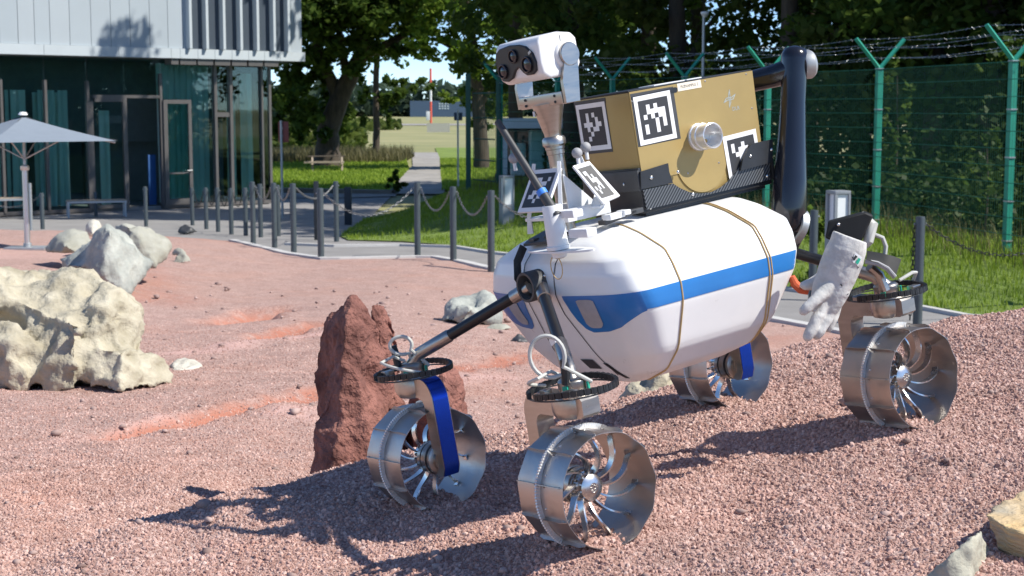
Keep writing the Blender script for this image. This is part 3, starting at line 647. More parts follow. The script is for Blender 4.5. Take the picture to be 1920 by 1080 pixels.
for side in (1,-1):
    s0=s_of_x(.235,.35); s1=s_of_x(-.244,.36)
    sl_=list(np.linspace(s0,s1,60)); patch('side_stripe',sl_,[.333]*60,[.3765]*60,MT['blue'],.0012,body,nz=6,side=side)
    ys=np.linspace(.082,.299,30); ctrl=[(.082,.366),(.086,.345),(.097,.312),(.113,.290),(.135,.281),(.19,.284),(.23,.294),(.262,.313),(.285,.327),(.30,.333)]
    zl=np.interp(ys,[c[0] for c in ctrl],[c[1] for c in ctrl]); ss=[s_of_y(y,.36) for y in ys]; ss[-1]=s0
    patch('headlight_panel',ss,list(zl),[.3765]*30,MT['blue'],.0012,body,nz=8,side=side)
    ys=np.linspace(.124,.180,12); lo=.294+.012*((ys-.152)/.028)**4; hi=.368-.004*((ys-.152)/.028)**4
    patch('headlight_lens',[s_of_y(y,.34) for y in ys],list(lo),list(hi),MT['lampg'],.0026,body,nz=6,side=side)
    # seam between nose plate and side shells
    zz=np.linspace(.17,.475,16)
    def seam(fy,w,z0,z1,mt):
        vs=[];z_=np.linspace(z0,z1,14)
        for z in z_:
            for d in (-w,w):
                P=S(s_of_y(max(.001,fy(z)+d),z),z,.0014); vs.append((P.x,P.y*side,P.z))
        MB().add(vs,[(2*i,2*i+1,2*i+3,2*i+2) for i in range(13)]).build('seam',mt,body)
    seam(lambda z:.062+ (.03*(.33-z)/.15 if z<.33 else 0),.0016,.16,.475,MT['dark'])
    seam(lambda z:.085+.03*(.2-z)/.05,.007,.150,.195,MT['black'])
P=[S(s_of_y(y,z),z,.002) for y,z in ((.012,.205),(.055,.205),(.062,.178),(.02,.178))]
MB().add(P,[(0,1,2,3)]).build('info_sticker',MT['dark'],body)
# rubber bands wrapped round the shell
for x,w in ((.129,.0022),(-.149,.0022),(-.158,.0018)):
    zz=np.linspace(.137,.512,60); path=[]
    for z in zz:
        P=S(s_of_x(x,z),z,.0015); path.append(P)
    path=[Vector((x,q.y,q.z)) for q in path]
    full=path+[Vector((x,-q.y,q.z)) for q in path[::-1]]
    MB().tube(full,w,6,closed=True).build('rubber_band',MT['rubber'],rover)
# ---- front and rear pivots
for s,nm in ((1,'front'),(-1,'rear')):
    mb=MB(); xo=.352*s
    mb.lathe([(.0365,0),(.0365,.105),(.0355,.107),(.030,.107),(.029,.104),(.029,.03),(.0001,.03)],(xo-.107*s,0,.405),(s,0,0),32)
    pv=mb.build('pivot_tube',MT['dark'],rover)
    for k in range(3):
        a=k*2.1+.6; MB().sphere((xo-.04*s,.0365*math.cos(a),.405+.0365*math.sin(a)),.004,8,6).build('screw',MT['alub'],pv)
# ---- legs, steering joints, brackets, wheels
def leg(sx,sy):
    hub=Vector((.322*sx,.022*sy,.400)); st=Vector((.5*sx,.334*sy,.235))
    el=Vector((.487*sx,.312*sy,.262)); d=(el-hub).normalized()
    l=MB().tube([hub+d*.05,el-d*.085],.0142,16).build('leg',MT['blackm'],rover)
    MB().tube([hub-d*.0,hub+d*.012,hub+d*.055,hub+d*.056],[.019,.0175,.0168,.0145],16).build('leg_collar',MT['steel'],l)
    MB().tube([el-d*.105,el-d*.10,el-d*.03,el,el+(st-el)*.45,st+Vector((0,0,.0)),st-Z_*.03],[.0145,.0165,.0165,.0165,.0165,.019,.021],16).build('leg_elbow',MT['steel'],l)
    return l
def joint(sx,sy):
    st=Vector((.5*sx,.334*sy,0))
    j=MB().lathe([(.030,.205),(.031,.212),(.031,.236),(.028,.24),(.022,.243)],st,(0,0,1),24).build('steering_joint',MT['steel'],rover)
    # ring of black energy chain links around it (open towards the inner side)
    cr=MB(); a0=0
    for k in range(38):
        a=a0+2*math.pi*k/40; R_=.096; c=st+Vector((R_*math.cos(a),R_*math.sin(a),.222+.003*math.sin(a*2)))
        M3=Matrix.Rotation(a,3,'Z'); cr.box(c,(.0085,.0138,.0125),M3); cr.box(c+Vector((0,0,.0)),(.0096,.004,.0138),M3)
    cr.build('cable_chain',MT['black'],j)['kind']='stuff'
    MB().lathe([(.093,.212),(.0985,.212),(.0985,.2145),(.093,.2145)],st,n=40,closed=True).build('chain_tray',MT['dark'],j)
    for a in (.5,2.2,4.0): MB().box(st+Vector((.036*math.cos(a),.036*math.sin(a),.222)),(.012,.004,.018),Matrix.Rotation(a+1.57,3,'Z')).build('green_clip',MT['green'],j)
    MB().box(st+Vector((.045*sx,.05*sy,.219)),(.028,.022,.018),bev=.002).build('sensor_block',MT['steel'],j)
    MB().box(st+Vector((.05*sx,-.03*sy,.218)),(.02,.02,.016),bev=.002).build('sensor_block',MT['steel'],j)
    # cable loops
    if sx>0:
        c=st+Vector((.035,-.01*sy,.285)); path=[]
        rr=.040 if sy>0 else .031
        c=rb(1032,668,1,.345) if sy>0 else rb(757,647,1,-.325)
        ax1=Vector((.78,-.62,0)).normalized()
        for k in range(23):
            a=-1.9+k*.255; path.append(c+ax1*(rr*math.cos(a)*1.0)+Vector((0,0,rr*(1.15 if sy>0 else .75)*math.sin(a)))+Vector((.0006*k,0,0)))
        path=[st+Vector((0,0,.243))]+path+[st+Vector((-.03,.03,.228))]
        cb=MB().tube(path,.0046,8).build('cable_loop',MT['cable'],j)
        path=[st+Vector((.02,.0,.25)),st+Vector((.05,.0,.268))]+[st+Vector((.092*math.cos(a),.092*math.sin(a)*1,.262-.006*k)) for k,a in enumerate(np.linspace(.1,1.5 if sy<0 else -1.5,8))]
        MB().tube(path,.004,8).build('cable_loop',MT['cable'],j)
        MB().tube([st+Vector((.03,.02*sy,.235)),st+Vector((.028,.024*sy,.262)),st+Vector((.03,.026*sy,.29))],[.009,.0105,.0085],10).build('cable_boot',MT['black'],j)
        if sy>0: 
            q=rb(1036,640,1,.352); MB().box(q,(.002,.020,.014),Matrix.Rotation(.5,3,'X')).build('cable_tag',MT['paperw'],j)
    else:
        path=[st+Vector((-.03,.02,.243)),st+Vector((-.07,.03,.255)),st+Vector((-.095,.02,.25)),st+Vector((-.1,.0,.225))]
        MB().tube(path,.0045,8).build('cable_loop',MT['cable'],j)
    return j
def bracket(sx,sy):
    st=Vector((.504*sx,.334*sy,0)); i=-sy; q_=.046 if sy>0 else 0
    hx=.0235
    # L profile in the y-z plane: outer boundary then inner boundary
    prof=[(.03,.207),(-.045,.207)]
    ro=[(-.07-.045*math.sin(a)+.0,.157+.05*math.cos(a)) for a in np.linspace(0,math.pi/2,9)]
    prof=[(.062,.2)]+[(.055,.207),(-.068,.207)]+[(-.068-.046*math.sin(a),.155+.052*math.cos(a)) for a in np.linspace(.1,math.pi/2,9)]
    prof+=[(-.114,-.015),(-.104,-.036),(-.088,-.04),(-.072,-.034)]
    prof+=[(-.072,.120)]+[(-.047-.025*math.cos(a),.135+.025*math.sin(a)) for a in np.linspace(0.1,math.pi/2,7)]+[(.05,.160),(.062,.168)]
    P=[st+Vector((-hx,(y-(q_ if y<-.03 else 0))*sy,z)) for y,z in prof]
    b=MB().prism(P,(2*hx,0,0)).lathe([(.0001,.156),(.03,.156),(.042,.160),(.046,.168),(.048,.175),(.048,.205),(.046,.2085),(.0001,.2085)],st,n=40).build('wheel_bracket',MT['steel'],rover,smooth=30)
    if q_: MB().lathe([(.0001,.118),(.026,.118),(.028,.121),(.030,.084),(.0001,.084)][::-1],st,(0,-sy,0),24).build('axle_stub',MT['steel'],b)
    # blue anodised cover on the side facing the rover
    st=st-Vector((0,q_*sy,0))
    op=[(-.068-.0475*math.sin(a),.155+.0535*math.cos(a)) for a in np.linspace(0.02,math.pi/2,12)]+[(-.1155,.08),(-.1155,.0),(-.1153,-.012),(-.1055,-.037)]
    vs=[];h2=hx-.0025
    for y,z in op:
        vs+=[st+Vector((-h2,y*sy,z)),st+Vector((h2,y*sy,z))]
    for y,z in op:
        vs+=[st+Vector((-h2,(y+.0022)*sy,z-.0012)),st+Vector((h2,(y+.0022)*sy,z-.0012))]
    k=len(op); fs=[]
    for q in range(k-1): fs+=[(2*q,2*q+1,2*q+3,2*q+2),(2*(k+q),2*(k+q)+2,2*(k+q)+3,2*(k+q)+1),(2*q,2*q+2,2*(k+q)+2,2*(k+q)),(2*q+1,2*(k+q)+1,2*(k+q)+3,2*q+3)]
    fs+=[(0,2*k,2*k+1,1),(2*k-2,2*k-1,4*k-1,4*k-2)]
    MB().add(vs,fs).build('bracket_cover',MT['blue_an'],b,smooth=30)
    return b
NG=11
def wheel_proto():
    R_,Wd=.1262,.082
    nth=NG*8; rows=[-1,-.9,-.5,-.06,.06,.5,.9,1]; vs=[];fs=[]
    def rr(th_): return R_+.0007*math.cos(th_*NG)
    for lay,dr in ((0,0),(1,-.0016)):
        for k in range(nth):
            a=2*math.pi*k/nth; s_=math.sin(a*NG/2)**2
            for q in rows:
                e=(Wd-.0022*s_) if abs(q)==1 else Wd*.93
                y=math.copysign(e,q) if abs(q)==1 else q*Wd*.97
                if abs(q)==.9: y=math.copysign(Wd*.86,q)
                r=rr(a)+dr-(.0006*s_ if abs(q)==1 else 0); vs.append((r*math.sin(a),y,r*math.cos(a)))
    m_=len(rows)
    for lay in (0,1):
        b=lay*nth*m_
        for k in range(nth):
            for q in range(m_-1):
                f=(b+k*m_+q,b+((k+1)%nth)*m_+q,b+((k+1)%nth)*m_+q+1,b+k*m_+q+1); fs.append(f if lay==0 else f[::-1])
    for k in range(nth):
        for q in (0,m_-1):
            k2=(k+1)%nth; b=nth*m_; fs.append((k*m_+q,k2*m_+q,b+k2*m_+q,b+k*m_+q))
    w=MB().add(vs,fs).build('wheel',MT['alu'],None,smooth=40)
    # toothed centre band
    bv=[];bf=[];nb=NG*24
    for k in range(nb):
        a=2*math.pi*k/nb; r=R_+.0105+(.002 if k%2 else 0)
        for y,rad in ((-.0022,R_),(-.0022-.0012*(k%2),r),(.0022+.0012*(k%2),r),(.0022,R_)): bv.append((rad*math.sin(a),y,rad*math.cos(a)))
    for k in range(nb):
        for q in range(3): bf.append((k*4+q,((k+1)%nb)*4+q,((k+1)%nb)*4+q+1,k*4+q+1))
    MB().add(bv,bf).build('centre_band',MT['band'],w,smooth=0)
    gr=None;spk=None
    for k in range(NG):
        a=2*math.pi*k/NG; M4=Matrix.Rotation(a,4,'Y')
        if gr is None:
            mb=MB()
            for sd in (-1,1):
                pts=[(0,sd*.0045,R_-.001),(0,sd*(Wd-.0005),R_-.001),(0,sd*(Wd-.001),R_+.005),(0,sd*(Wd-.018),R_+.010),(0,sd*.03,R_+.0085),(0,sd*.006,R_+.0112)]
                mb.prism([Vector(p)+X_*-.0008 for p in pts],(.0016,0,0))
            mb.sphere((0,Wd-.012,R_+.001),.0028,8,6).sphere((.004,.015,R_+.002),.0022,8,6)
            gr=mb.build('grouser',MT['alu'],w)
            gr.matrix_local=M4
            # spoke strip: leaves the hub, sweeps sideways and meets the rim
            path=[];
            for q in np.linspace(0,1,12):
                r=.034+(.1225-.034)*q; an=.50*math.sin(q*math.pi*.5)**1.5-.12; y=.004+.024*math.sin(q*math.pi*.9)
                path.append(Vector((r*math.sin(an),y,r*math.cos(an))))
            e=path[-1]; path.append(e+Vector((.009,-.001,-.0022)))
            sp=MB()
            vs=[];
            for i,pn in enumerate(path):
                t_=(path[min(i+1,len(path)-1)]-path[max(i-1,0)]).normalized(); sd=Vector((0,1,0)); sd=(sd-t_*sd.dot(t_)).normalized(); nn=t_.cross(sd)
                wd=.0085; th2=.0019
                vs+=[pn+sd*wd+nn*th2,pn-sd*wd+nn*th2,pn-sd*wd-nn*th2,pn+sd*wd-nn*th2]
            k2=len(path); fs=[(i*4+j,i*4+(j+1)%4,(i+1)*4+(j+1)%4,(i+1)*4+j) for i in range(k2-1) for j in range(4)]+[(3,2,1,0),(4*k2-4,4*k2-3,4*k2-2,4*k2-1)]
            sp.add(vs,fs); sp.sphere((e.x+.004,e.y+.004,e.z+.001),.003,8,6)
            spk=sp.build('spoke',MT['alub'],w,smooth=30); spk.matrix_local=M4
        else:
            for src in (gr,spk):
                c=src.copy(); COL.objects.link(c); c.parent=w; c.matrix_local=M4
    hub=MB().lathe([(.0001,.022),(.010,.022),(.0105,.0235),(.020,.022),(.0285,.017),(.0305,.010),(.0305,-.006),(.034,-.006),(.036,-.010),(.036,-.014),(.033,-.016)],ax=(0,1,0),n=36)
    hub.build('hub_cap',MT['alub'],w)
    fl_=MB()
    for k in range(NG):
        a=2*math.pi*(k+.35)/NG; fl_.sphere((.0345*math.sin(a),-.004,.0345*math.cos(a)),.0042,8,6)
    for k in range(5):
        a=2*math.pi*k/5; fl_.sphere((.006*math.sin(a),.0235,.006*math.cos(a)),.0016,6,4)
    fl_.build('hub_bolts',MT['steel'],w)['kind']='stuff'
    MB().lathe([(.033,-.0165),(.040,-.017),(.0405,-.03),(.036,-.031),(.036,-.037),(.042,-.038),(.042,-.056),(.0385,-.057),(.0385,-.064),(.0405,-.065),(.0405,-.074),(.036,-.0765),(.030,-.0775),(.030,-.089)],ax=(0,1,0),n=36).build('motor_housing',MT['steel'],w)
    MB().lathe([(.0366,-.0312),(.0395,-.0314),(.0395,-.0366),(.0366,-.0368)],ax=(0,1,0),n=32,closed=True).lathe([(.0388,-.0572),(.0412,-.0574),(.0412,-.0636),(.0388,-.0638)],ax=(0,1,0),n=32,closed=True).build('seal_ring',MT['black'],w)
    return w
wp=wheel_proto()
spins={(1,1):.12,(1,-1):.33,(-1,1):.22,(-1,-1):.05}
first=True
for sx in (1,-1):
    for sy in (1,-1):
        leg(sx,sy); joint(sx,sy); bracket(sx,sy)
        w=wp if first else copy_tree(wp); first=False
        w.parent=rover; w.location=(.504*sx,.334*sy,0)
        w.rotation_euler=(0,spins[(sx,sy)],0) if sy>0 else (0,spins[(sx,sy)],math.pi)
# ---- tray and mast
def wallpoly(zs,yv,th_,name,material,parent):
    return MB().prism([Vector((x,yv,z)) for x,z in zs],(0,th_,0)).build(name,material,parent,smooth=30)
tray=MB().box((-.165,0,.531),(.43,.222,.012),bev=.002).box((.046,0,.585),(.008,.226,.10),bev=.001).box((-.376,0,.585),(.008,.226,.10),bev=.001).box((-.165,-.1165,.585),(.42,.006,.10),bev=.001).box((-.165,0,.523),(.40,.20,.012)).build('payload_tray',MT['black'],rover)
arc=lambda a0,a1,n:[(-.155+.078*math.cos(a),.622+.078*math.sin(a)) for a in np.linspace(a0,a1,n)]
def pxz(y,*q): return [(rb(px_,py_,1,y).x,rb(px_,py_,1,y).z) for px_,py_ in q]
wallpoly(pxz(.118,(1213,393),(1206,356),(1262,344),(1275,352.5),(1292,360),(1312,363),(1335,360),(1351,352),(1368,338),(1396,303),(1444,296),(1444,337)),.113,.005,'carbon_panel',MT['carbon'],tray)
wallpoly(pxz(.1205,(1203,355),(1201,322),(1253,306),(1255,322),(1262,343)),.1135,.007,'edge_plate',MT['black'],tray)
wallpoly(pxz(.126,(1389,320),(1393,300),(1406,273),(1412,269),(1449,261),(1449,304)),.119,.007,'edge_plate',MT['black'],tray)
MB().prism([(-.376,.1,.536),(-.376,.1,.60),(-.376,.125,.60),(-.376,.125,.536)],(-.006,0,0)).build('edge_plate',MT['black'],tray)
MB().box((.052,.03,.605),(.006,.17,.05),bev=.001).build('edge_plate',MT['dark'],tray)
for x,y,z in ((.02,.1215,.607),(-.066,.1215,.607),(-.305,.127,.607),(-.38,.127,.612),(-.36,.119,.548),(-.105,.1185,.545),(.056,.06,.60),(.03,.113,.536)):
    MB().sphere((x,y,z),.0046,10,6,(1,.6,1)).build('screw',MT['alub'],tray)
MB().box((.135,.115,.532),(.10,.03,.012),Matrix.Rotation(.12,3,'Y'),bev=.003).box((.09,.12,.537),(.05,.02,.012),bev=.002).build('latch_bar',MT['dark'],tray)
MB().box((.155,.128,.538),(.055,.026,.014),Matrix.Rotation(.2,3,'Z'),bev=.003).box((.125,.128,.541),(.02,.034,.012),bev=.003).build('latch_lever',MT['whitep'],tray)
mast=MB().tube([(.2,0,.50),(.2,0,.728)],.0195,28).lathe([(.0195,.70),(.0215,.701),(.0215,.712),(.0195,.713)],(.2,0,0),n=28).build('mast',MT['steel'],rover)
MB().lathe([(.0195,.712),(.0235,.713),(.0235,.719),(.0285,.724),(.0285,.737),(.025,.742),(.0195,.744)],(.2,0,0),n=30).build('mast_collar',MT['steel'],mast)
MB().lathe([(.0205,.741),(.0205,.75),(.0245,.765),(.031,.79),(.0385,.818),(.0395,.822),(.0001,.822)],(.2,0,0),n=34).build('mast_cone',MT['steel'],mast)
MB().sphere((.221,.006,.765),.003,6,4).sphere((.2165,.016,.772),.003,6,4).sphere((.215,-.017,.768),.003,6,4).build('screw',MT['dark'],mast)
MB().box((.2335,-.0165,.803),(.002,.014,.012),Matrix.Rotation(-.42,3,'Z')).build('print_label',MT['whitep'],mast)
fork=MB().box((.2,0,.831),(.042,.175,.030),bev=.004)
for sy in (1,-1):
    y=.094*sy
    fork.prism([Vector((x,y-.005*sy,z)) for x,z in ((.218,.818),(.219,.87),(.208,.905),(.205,.925),(.165,.925),(.170,.88),(.178,.818))],(0,.010*sy,0))
    fork.lathe([(.0001,-.004),(.026,-.004),(.0275,0),(.0275,.009),(.026,.011),(.0001,.011)],(.187,y-.003*sy,.929),(0,sy,0),28)
fork=fork.build('camera_fork',MT['steel'],mast,smooth=30)
for y in (.06,-.06):
    MB().sphere((.2215,y,.838),.0035,8,5).sphere((.2215,y,.824),.0035,8,5).build('screw',MT['dark'],fork)
# ---- stereo camera head
hp=[(.263,.892),(.266,.915),(.266,.965),(.256,.979),(.205,.985),(.165,.979),(.152,.965),(.150,.905),(.160,.889),(.20,.880),(.245,.880)]
bm=bmesh.new(); P=[bm.verts.new((x,-.088,z)) for x,z in hp]; f=bm.faces.new(P); r=bmesh.ops.extrude_face_region(bm,geom=[f]); bmesh.ops.translate(bm,vec=(0,.176,0),verts=[v for v in r['geom'] if isinstance(v,bmesh.types.BMVert)])
bmesh.ops.recalc_face_normals(bm,faces=bm.faces); bmesh.ops.bevel(bm,geom=bm.edges[:],offset=.008,segments=3,affect='EDGES',profile=.6,clamp_overlap=True)
me_=bpy.data.meshes.new('camera_head'); bm.to_mesh(me_); bm.free(); me_.polygons.foreach_set('use_smooth',[True]*len(me_.polygons)); me_.set_sharp_from_angle(angle=math.radians(50))
head=link_mesh('camera_head',me_,MT['white'],rover)
for sy in (1,-1): MB().lathe([(.0001,.006),(.030,.006),(.034,.003),(.035,0)],(.188,.088*sy,.929),(0,sy,0),32).build('pivot_boss',MT['white'],head)
mk=[(-.080,.958),(-.062,.968),(-.02,.972),(.02,.969),(.045,.962),(.068,.944),(.076,.922),(.072,.902),(.058,.895),(.034,.895),(.020,.903),(.006,.917),(-.010,.911),(-.026,.894),(-.046,.888),(-.068,.891),(-.083,.912),(-.085,.938)]
vz=MB().prism([Vector((.2645,y,z)) for y,z in mk],(.0075,0,0)).build('visor',MT['black'],head,smooth=30)
vb=vz.modifiers.new('bevel','BEVEL'); vb.width=.0025; vb.segments=2; vb.limit_method='ANGLE'
for y,z,r in ((-.056,.914,.0175),(.045,.920,.0195),(-.006,.945,.0165)):
    ln=MB().lathe([(r,-.002),(r,.005),(r-.0015,.0065),(r-.0035,.0065),(r-.0045,.002),(.0001,.002)],(.2715,y,z),(1,0,0),28).build('lens_ring',MT['blackg'],head)
    MB().lathe([(r-.005,.003),(r*.5,.0052),(.0001,.0062)],(.2715,y,z),(1,0,0),24).build('lens_glass',MT['blackg'],ln)
MB().box((.2725,.060,.946),(.002,.010,.006),Matrix.Rotation(.5,3,'X')).build('visor_clip',MT['zinc'],head)
MB().tube([(.2,.0885,.975),(.2,.0885,.955)],.0007,5).tube([(.2,-.086,.9852),(.2,.086,.9852)],.0007,5).build('head_seam',MT['dark'],head)
# ---- fiducial boards, their frame and the grey balls
def tag_cells(bits,o,u,v,parent,off=.0006,border=True,material=None,nrm=None):
    """white sheet + black print; o is the upper left corner, u right, v down (full size incl. white margin)"""
    n_=nrm; s=10.; mb=MB()
    def q(a,b,c,d): 
        P=[o+u*(x/s)+v*(y/s)+n_*off for x,y in ((a,b),(c,b),(c,d),(a,d))]; mb.add(P,[(0,1,2,3)])
    for r_ in range(8):
        run=None
        row=['0']*8 if r_ in (0,7) else ['0']+list(bits[r_-1])+['0']
        for c_ in range(9):
            blk=c_<8 and row[c_]=='0'
            if blk and run is None: run=c_
            if not blk and run is not None: q(1+run,1+r_,1+c_,2+r_); run=None
    return mb.build('tag_print',MT['paperb'],parent,smooth=0)
T1=('010100','011111','101011','000101','100101','100100'); T2=('010100','010010','111011','010110','001000','010000'); T3=('100100','101110','011100','001000','001010','000100')
T4=('011001','001110','000100','011000','110110','001000'); T5=('110000','010100','011110','000110','101010','010000')
def board(name,A,B,C_,D_,bits,parent,backdepth=.006,matw='paperw'):
    A,B,C_,D_=map(Vector,(A,B,C_,D_)); n_=(B-A).cross(D_-A).normalized()*-1; 
    cm=RMi@CAM
    if n_.dot(cm-A)<0: n_=-n_
    b=MB().prism([A,B,C_,D_],-n_*backdepth).build(name,MT[matw],parent,smooth=0)
    tag_cells(bits,A,B-A,D_-A,b,nrm=n_)
    return b
frame=MB()
frame.box((.20,0,.553),(.13,.16,.008),bev=.002)
for x,y in ((.262,-.062),(.262,.062),(.138,.062),(.138,-.062)):
    frame.tube([(x,y*1.12,.52),(x,y*1.05,.56),(x-.03*(1 if x>.2 else -1),y*.82,.685)],[.010,.0065,.006],4)
frame.box((.2,.085,.558),(.13,.02,.03),bev=.003)
frame.box((.2,.0,.567),(.075,.075,.03),bev=.004)
frame=frame.build('marker_frame',MT['whitep'],rover,smooth=30)
board('marker_board',(.235,-.057,.670),(.235,.057,.670),(.2985,.058,.578),(.2985,-.058,.578),T4,frame)
board('marker_board',(.217,.083,.670),(.168,.083,.674),(.142,.146,.584),(.197,.149,.576),T5,frame)
MB().prism([(.15,.06,.57),(.235,.06,.57),(.235,.06,.655)],(0,.004,0)).prism([(.15,.10,.565),(.20,.14,.565),(.20,.10,.565),(.16,.08,.60)],(0,.002,.004)).build('board_rib',MT['whitep'],frame)
for px,py,y in ((1082,287,.075),(1098,276,.03),(963,297,-.10)):
    c=rb(px,py,1,y); bl=MB().sphere(c,.0128,20,14).build('marker_ball',MT['ball'],frame); 
    MB().tube([c-Z_*.010,c-Z_*.030],.0045,8).build('ball_stem',MT['whitep'],bl)
# ---- radio antenna: white base on the clear plate, black rod, blue tape
c0=rb(1047,464,0,.315); 
ab=MB().lathe([(.027,-.004),(.0275,0),(.0275,.004),(.0248,.006),(.0242,.02),(.0232,.096),(.0215,.0995),(.0001,.0995)],c0,(0,0,1),28).build('antenna_base',MT['white'],rover)
top=rb(1036,392,0,.318); tip=rb(933,228,0,.33); d=(tip-top).normalized()
an=MB().tube([top-d*.02,top+d*.045,top+d*.047,tip,tip+d*.001],[.0125,.0118,.0095,.0085,.0075],12).build('antenna_rod',MT['dark'],ab)
q=top+d*.048; MB().tube([q-d*.007,q+d*.007],.0126,14).build('tape_ring',MT['tape'],ab)
MB().box(c0+Vector((-.02,.035,.075)),(.03,.07,.018),bev=.003).box(c0+Vector((-.02,.075,.03)),(.03,.07,.02),bev=.003).build('antenna_bracket',MT['whitep'],ab)
pl_=MB(); pts=[]
for k in range(28):
    a=2*math.pi*k/28; pts.append(c0+Vector((-.005+.030*math.cos(a),.0+.125*math.sin(a) if abs(math.sin(a))<.99 else .125*math.sin(a),-.010)))
pl_.prism(pts,(0,0,.0045)); pl_.build('antenna_plate',MT['whitep'],ab)
MB().lathe([(.019,-.010),(.017,-.022),(.009,-.026),(.0001,-.026)],c0,(0,0,1),20).build('connector',MT['whitep'],ab)
lp=[c0+Vector((.010,-.006+.022*math.sin(a),-.045-.028*math.cos(a)+.0)) for a in np.linspace(-2.9,2.9,20)]
MB().tube(lp,.0012,6).build('wire_loop',MT['rubber'],ab)
dk=[rb(975,440,0,.22)+Vector((0,0,0)),]
MB().prism([(.245,-.105,.498),(.285,-.075,.492),(.275,.02,.497),(.20,.02,.512),(.20,-.10,.510)],(0,0,.006)).box((.262,-.06,.502),(.018,.022,.012),bev=.002).box((.245,-.02,.506),(.018,.022,.010),bev=.002).build('sensor_plate',MT['dark'],rover,smooth=0)
MB().tube([(.286,-.074,.492),(.312,-.073,.46),(.322,-.068,.42),(.316,-.066,.39)],[(.012,.003)]*3+[(.003,.002)],6).build('black_flap',MT['black'],rover)
# ---- manipulator arm
e1=rb(1479,412,1,.150); e2=rb(1490,113,1,.150); ad=(e2-e1).normalized()
path=[e1-ad*.036,e1-ad*.030,e1-ad*.012]+[e1+ad*L_ for L_ in (.03,.10,.2,.3,.37,.41)]+[e2+ad*.014,e2+ad*.028,e2+ad*.036]
rad=[.014,.030,.040,.0455,.043,.0365,.032,.0325,.0355,.035,.028,.012]
arm=MB().tube(path,rad,26).build('robot_arm',MT['blackg'],rover,smooth=60)
ax=Vector((-.93,.30,0)).normalized()
MB().lathe([(.034,.018),(.0365,.022),(.0375,.042),(.033,.049),(.0001,.051)],e2-ad*.016,ax,28).build('elbow_cap',MT['zinc'],arm)
MB().lathe([(.040,.014),(.046,.016),(.046,.034),(.040,.036)],e1-ad*.010,(ax-Z_*.5).normalized(),28,closed=True).build('elbow_ring',MT['zinc'],arm)
MB().tube([e2-ad*.02,e2+Vector((.03,-.04,-.03)),Vector((-.425,-.06,.782)),Vector((-.36,-.14,.765))],[.030,.030,.026,.024],20).build('upper_link',MT['blackg'],arm,smooth=60)
MB().tube([e1-ad*.0+ax*.03,e1+Vector((-.01,-.02,-.06)),Vector((-.33,.06,.36)),Vector((-.25,.02,.36))],[.030,.032,.034,.036],18).build('shoulder_link',MT['black'],arm,smooth=60)
# small diamond print on the arm
cen=e1+ad*.055+RL_*0; 
dirc=(RMi@CAM-cen); dirc=(dirc-ad*dirc.dot(ad)).normalized(); sdv=ad.cross(dirc).normalized(); 
mb=MB()
dm=[cen+dirc*.0392+sdv*a+ad*b for a,b in ((.0,.030),(.009,.008),(-.002,-.024),(-.010,-.002))]
mb.tube(dm,.0006,4,closed=True); mb.tube([cen+dirc*.0392+sdv*a+ad*b for a,b in ((-.004,.006),(.003,.012),(.002,-.008),(-.004,-.004))],.0006,4)
mb.build('emblem',MT['ball'],arm)
# ---- gripper shells on the rear joint
def W2R(p): return RMi@p
gr_=MB(); YH_=3.72
def q3(Y,*pts): return [W2R(at(x,y,Y+dy)) for x,y,dy in pts]
front=q3(YH_,(1547,446,0),(1553,416,0),(1622,398,.0),(1638,405,.0),(1622,437,0),(1616,452,0),(1560,452,0)); 
gripper=MB().prism(front,W2R(at(1600,420,YH_+.075))-W2R(at(1600,420,YH_))+Vector((.0,0,.004))).build('gripper',MT['blackmt'],rover,smooth=30)
gb=gripper.modifiers.new('bevel','BEVEL'); gb.width=.004; gb.segments=2
MB().sphere(W2R(at(1572,421,YH_-.002)),.005,8,6).build('screw',MT['alub'],gripper)
MB().tube([W2R(at(1612,410,YH_+.05)),W2R(at(1634,424,YH_+.03)),W2R(at(1628,452,YH_+.02)),W2R(at(1614,470,YH_+.03))],[.020,.017,.013,.006],14).build('fingertip',MT['cable'],gripper)
MB().tube([W2R(at(x,y,YH_+.05)) for x,y in ((1624,448),(1640,440),(1655,446),(1661,462),(1658,485))],.0055,8).build('cable_loop',MT['cable'],gripper)
sh=[];
top_=[(1626,470),(1650,474),(1675,480),(1690,486)]; bot=[(1624,487),(1645,493),(1665,505),(1678,522)]
for dy in (0,.06):
    for (a,b),(c,d_) in zip(top_,bot): sh+=[W2R(at(a,b,YH_+.02+dy)),W2R(at(c,d_,YH_-.01+dy*.6))]
fs=[(2*i,2*i+1,2*i+3,2*i+2) for i in range(3)]+[(8+2*i,8+2*i+2,8+2*i+3,8+2*i+1) for i in range(3)]+[(2*i,2*i+2,8+2*i+2,8+2*i) for i in range(3)]+[(2*i+1,8+2*i+1,8+2*i+3,2*i+3) for i in range(3)]+[(0,8,9,1),(6,7,15,14)]
MB().add(sh,fs).build('gripper_shell',MT['blackmt'],gripper,smooth=40)
lip=[W2R(at(x,y,YH_-.006)) for x,y in ((1622,490),(1645,494),(1664,504),(1678,520))]
MB().tube(lip,[(.006,.003)]*4,8).build('shell_lip',MT['ball'],gripper)
MB().tube([W2R(at(1630,500,YH_+.04)),W2R(at(1648,515,YH_+.05)),W2R(at(1660,545,YH_+.05))],.012,10).build('gripper_strut',MT['steel'],gripper)
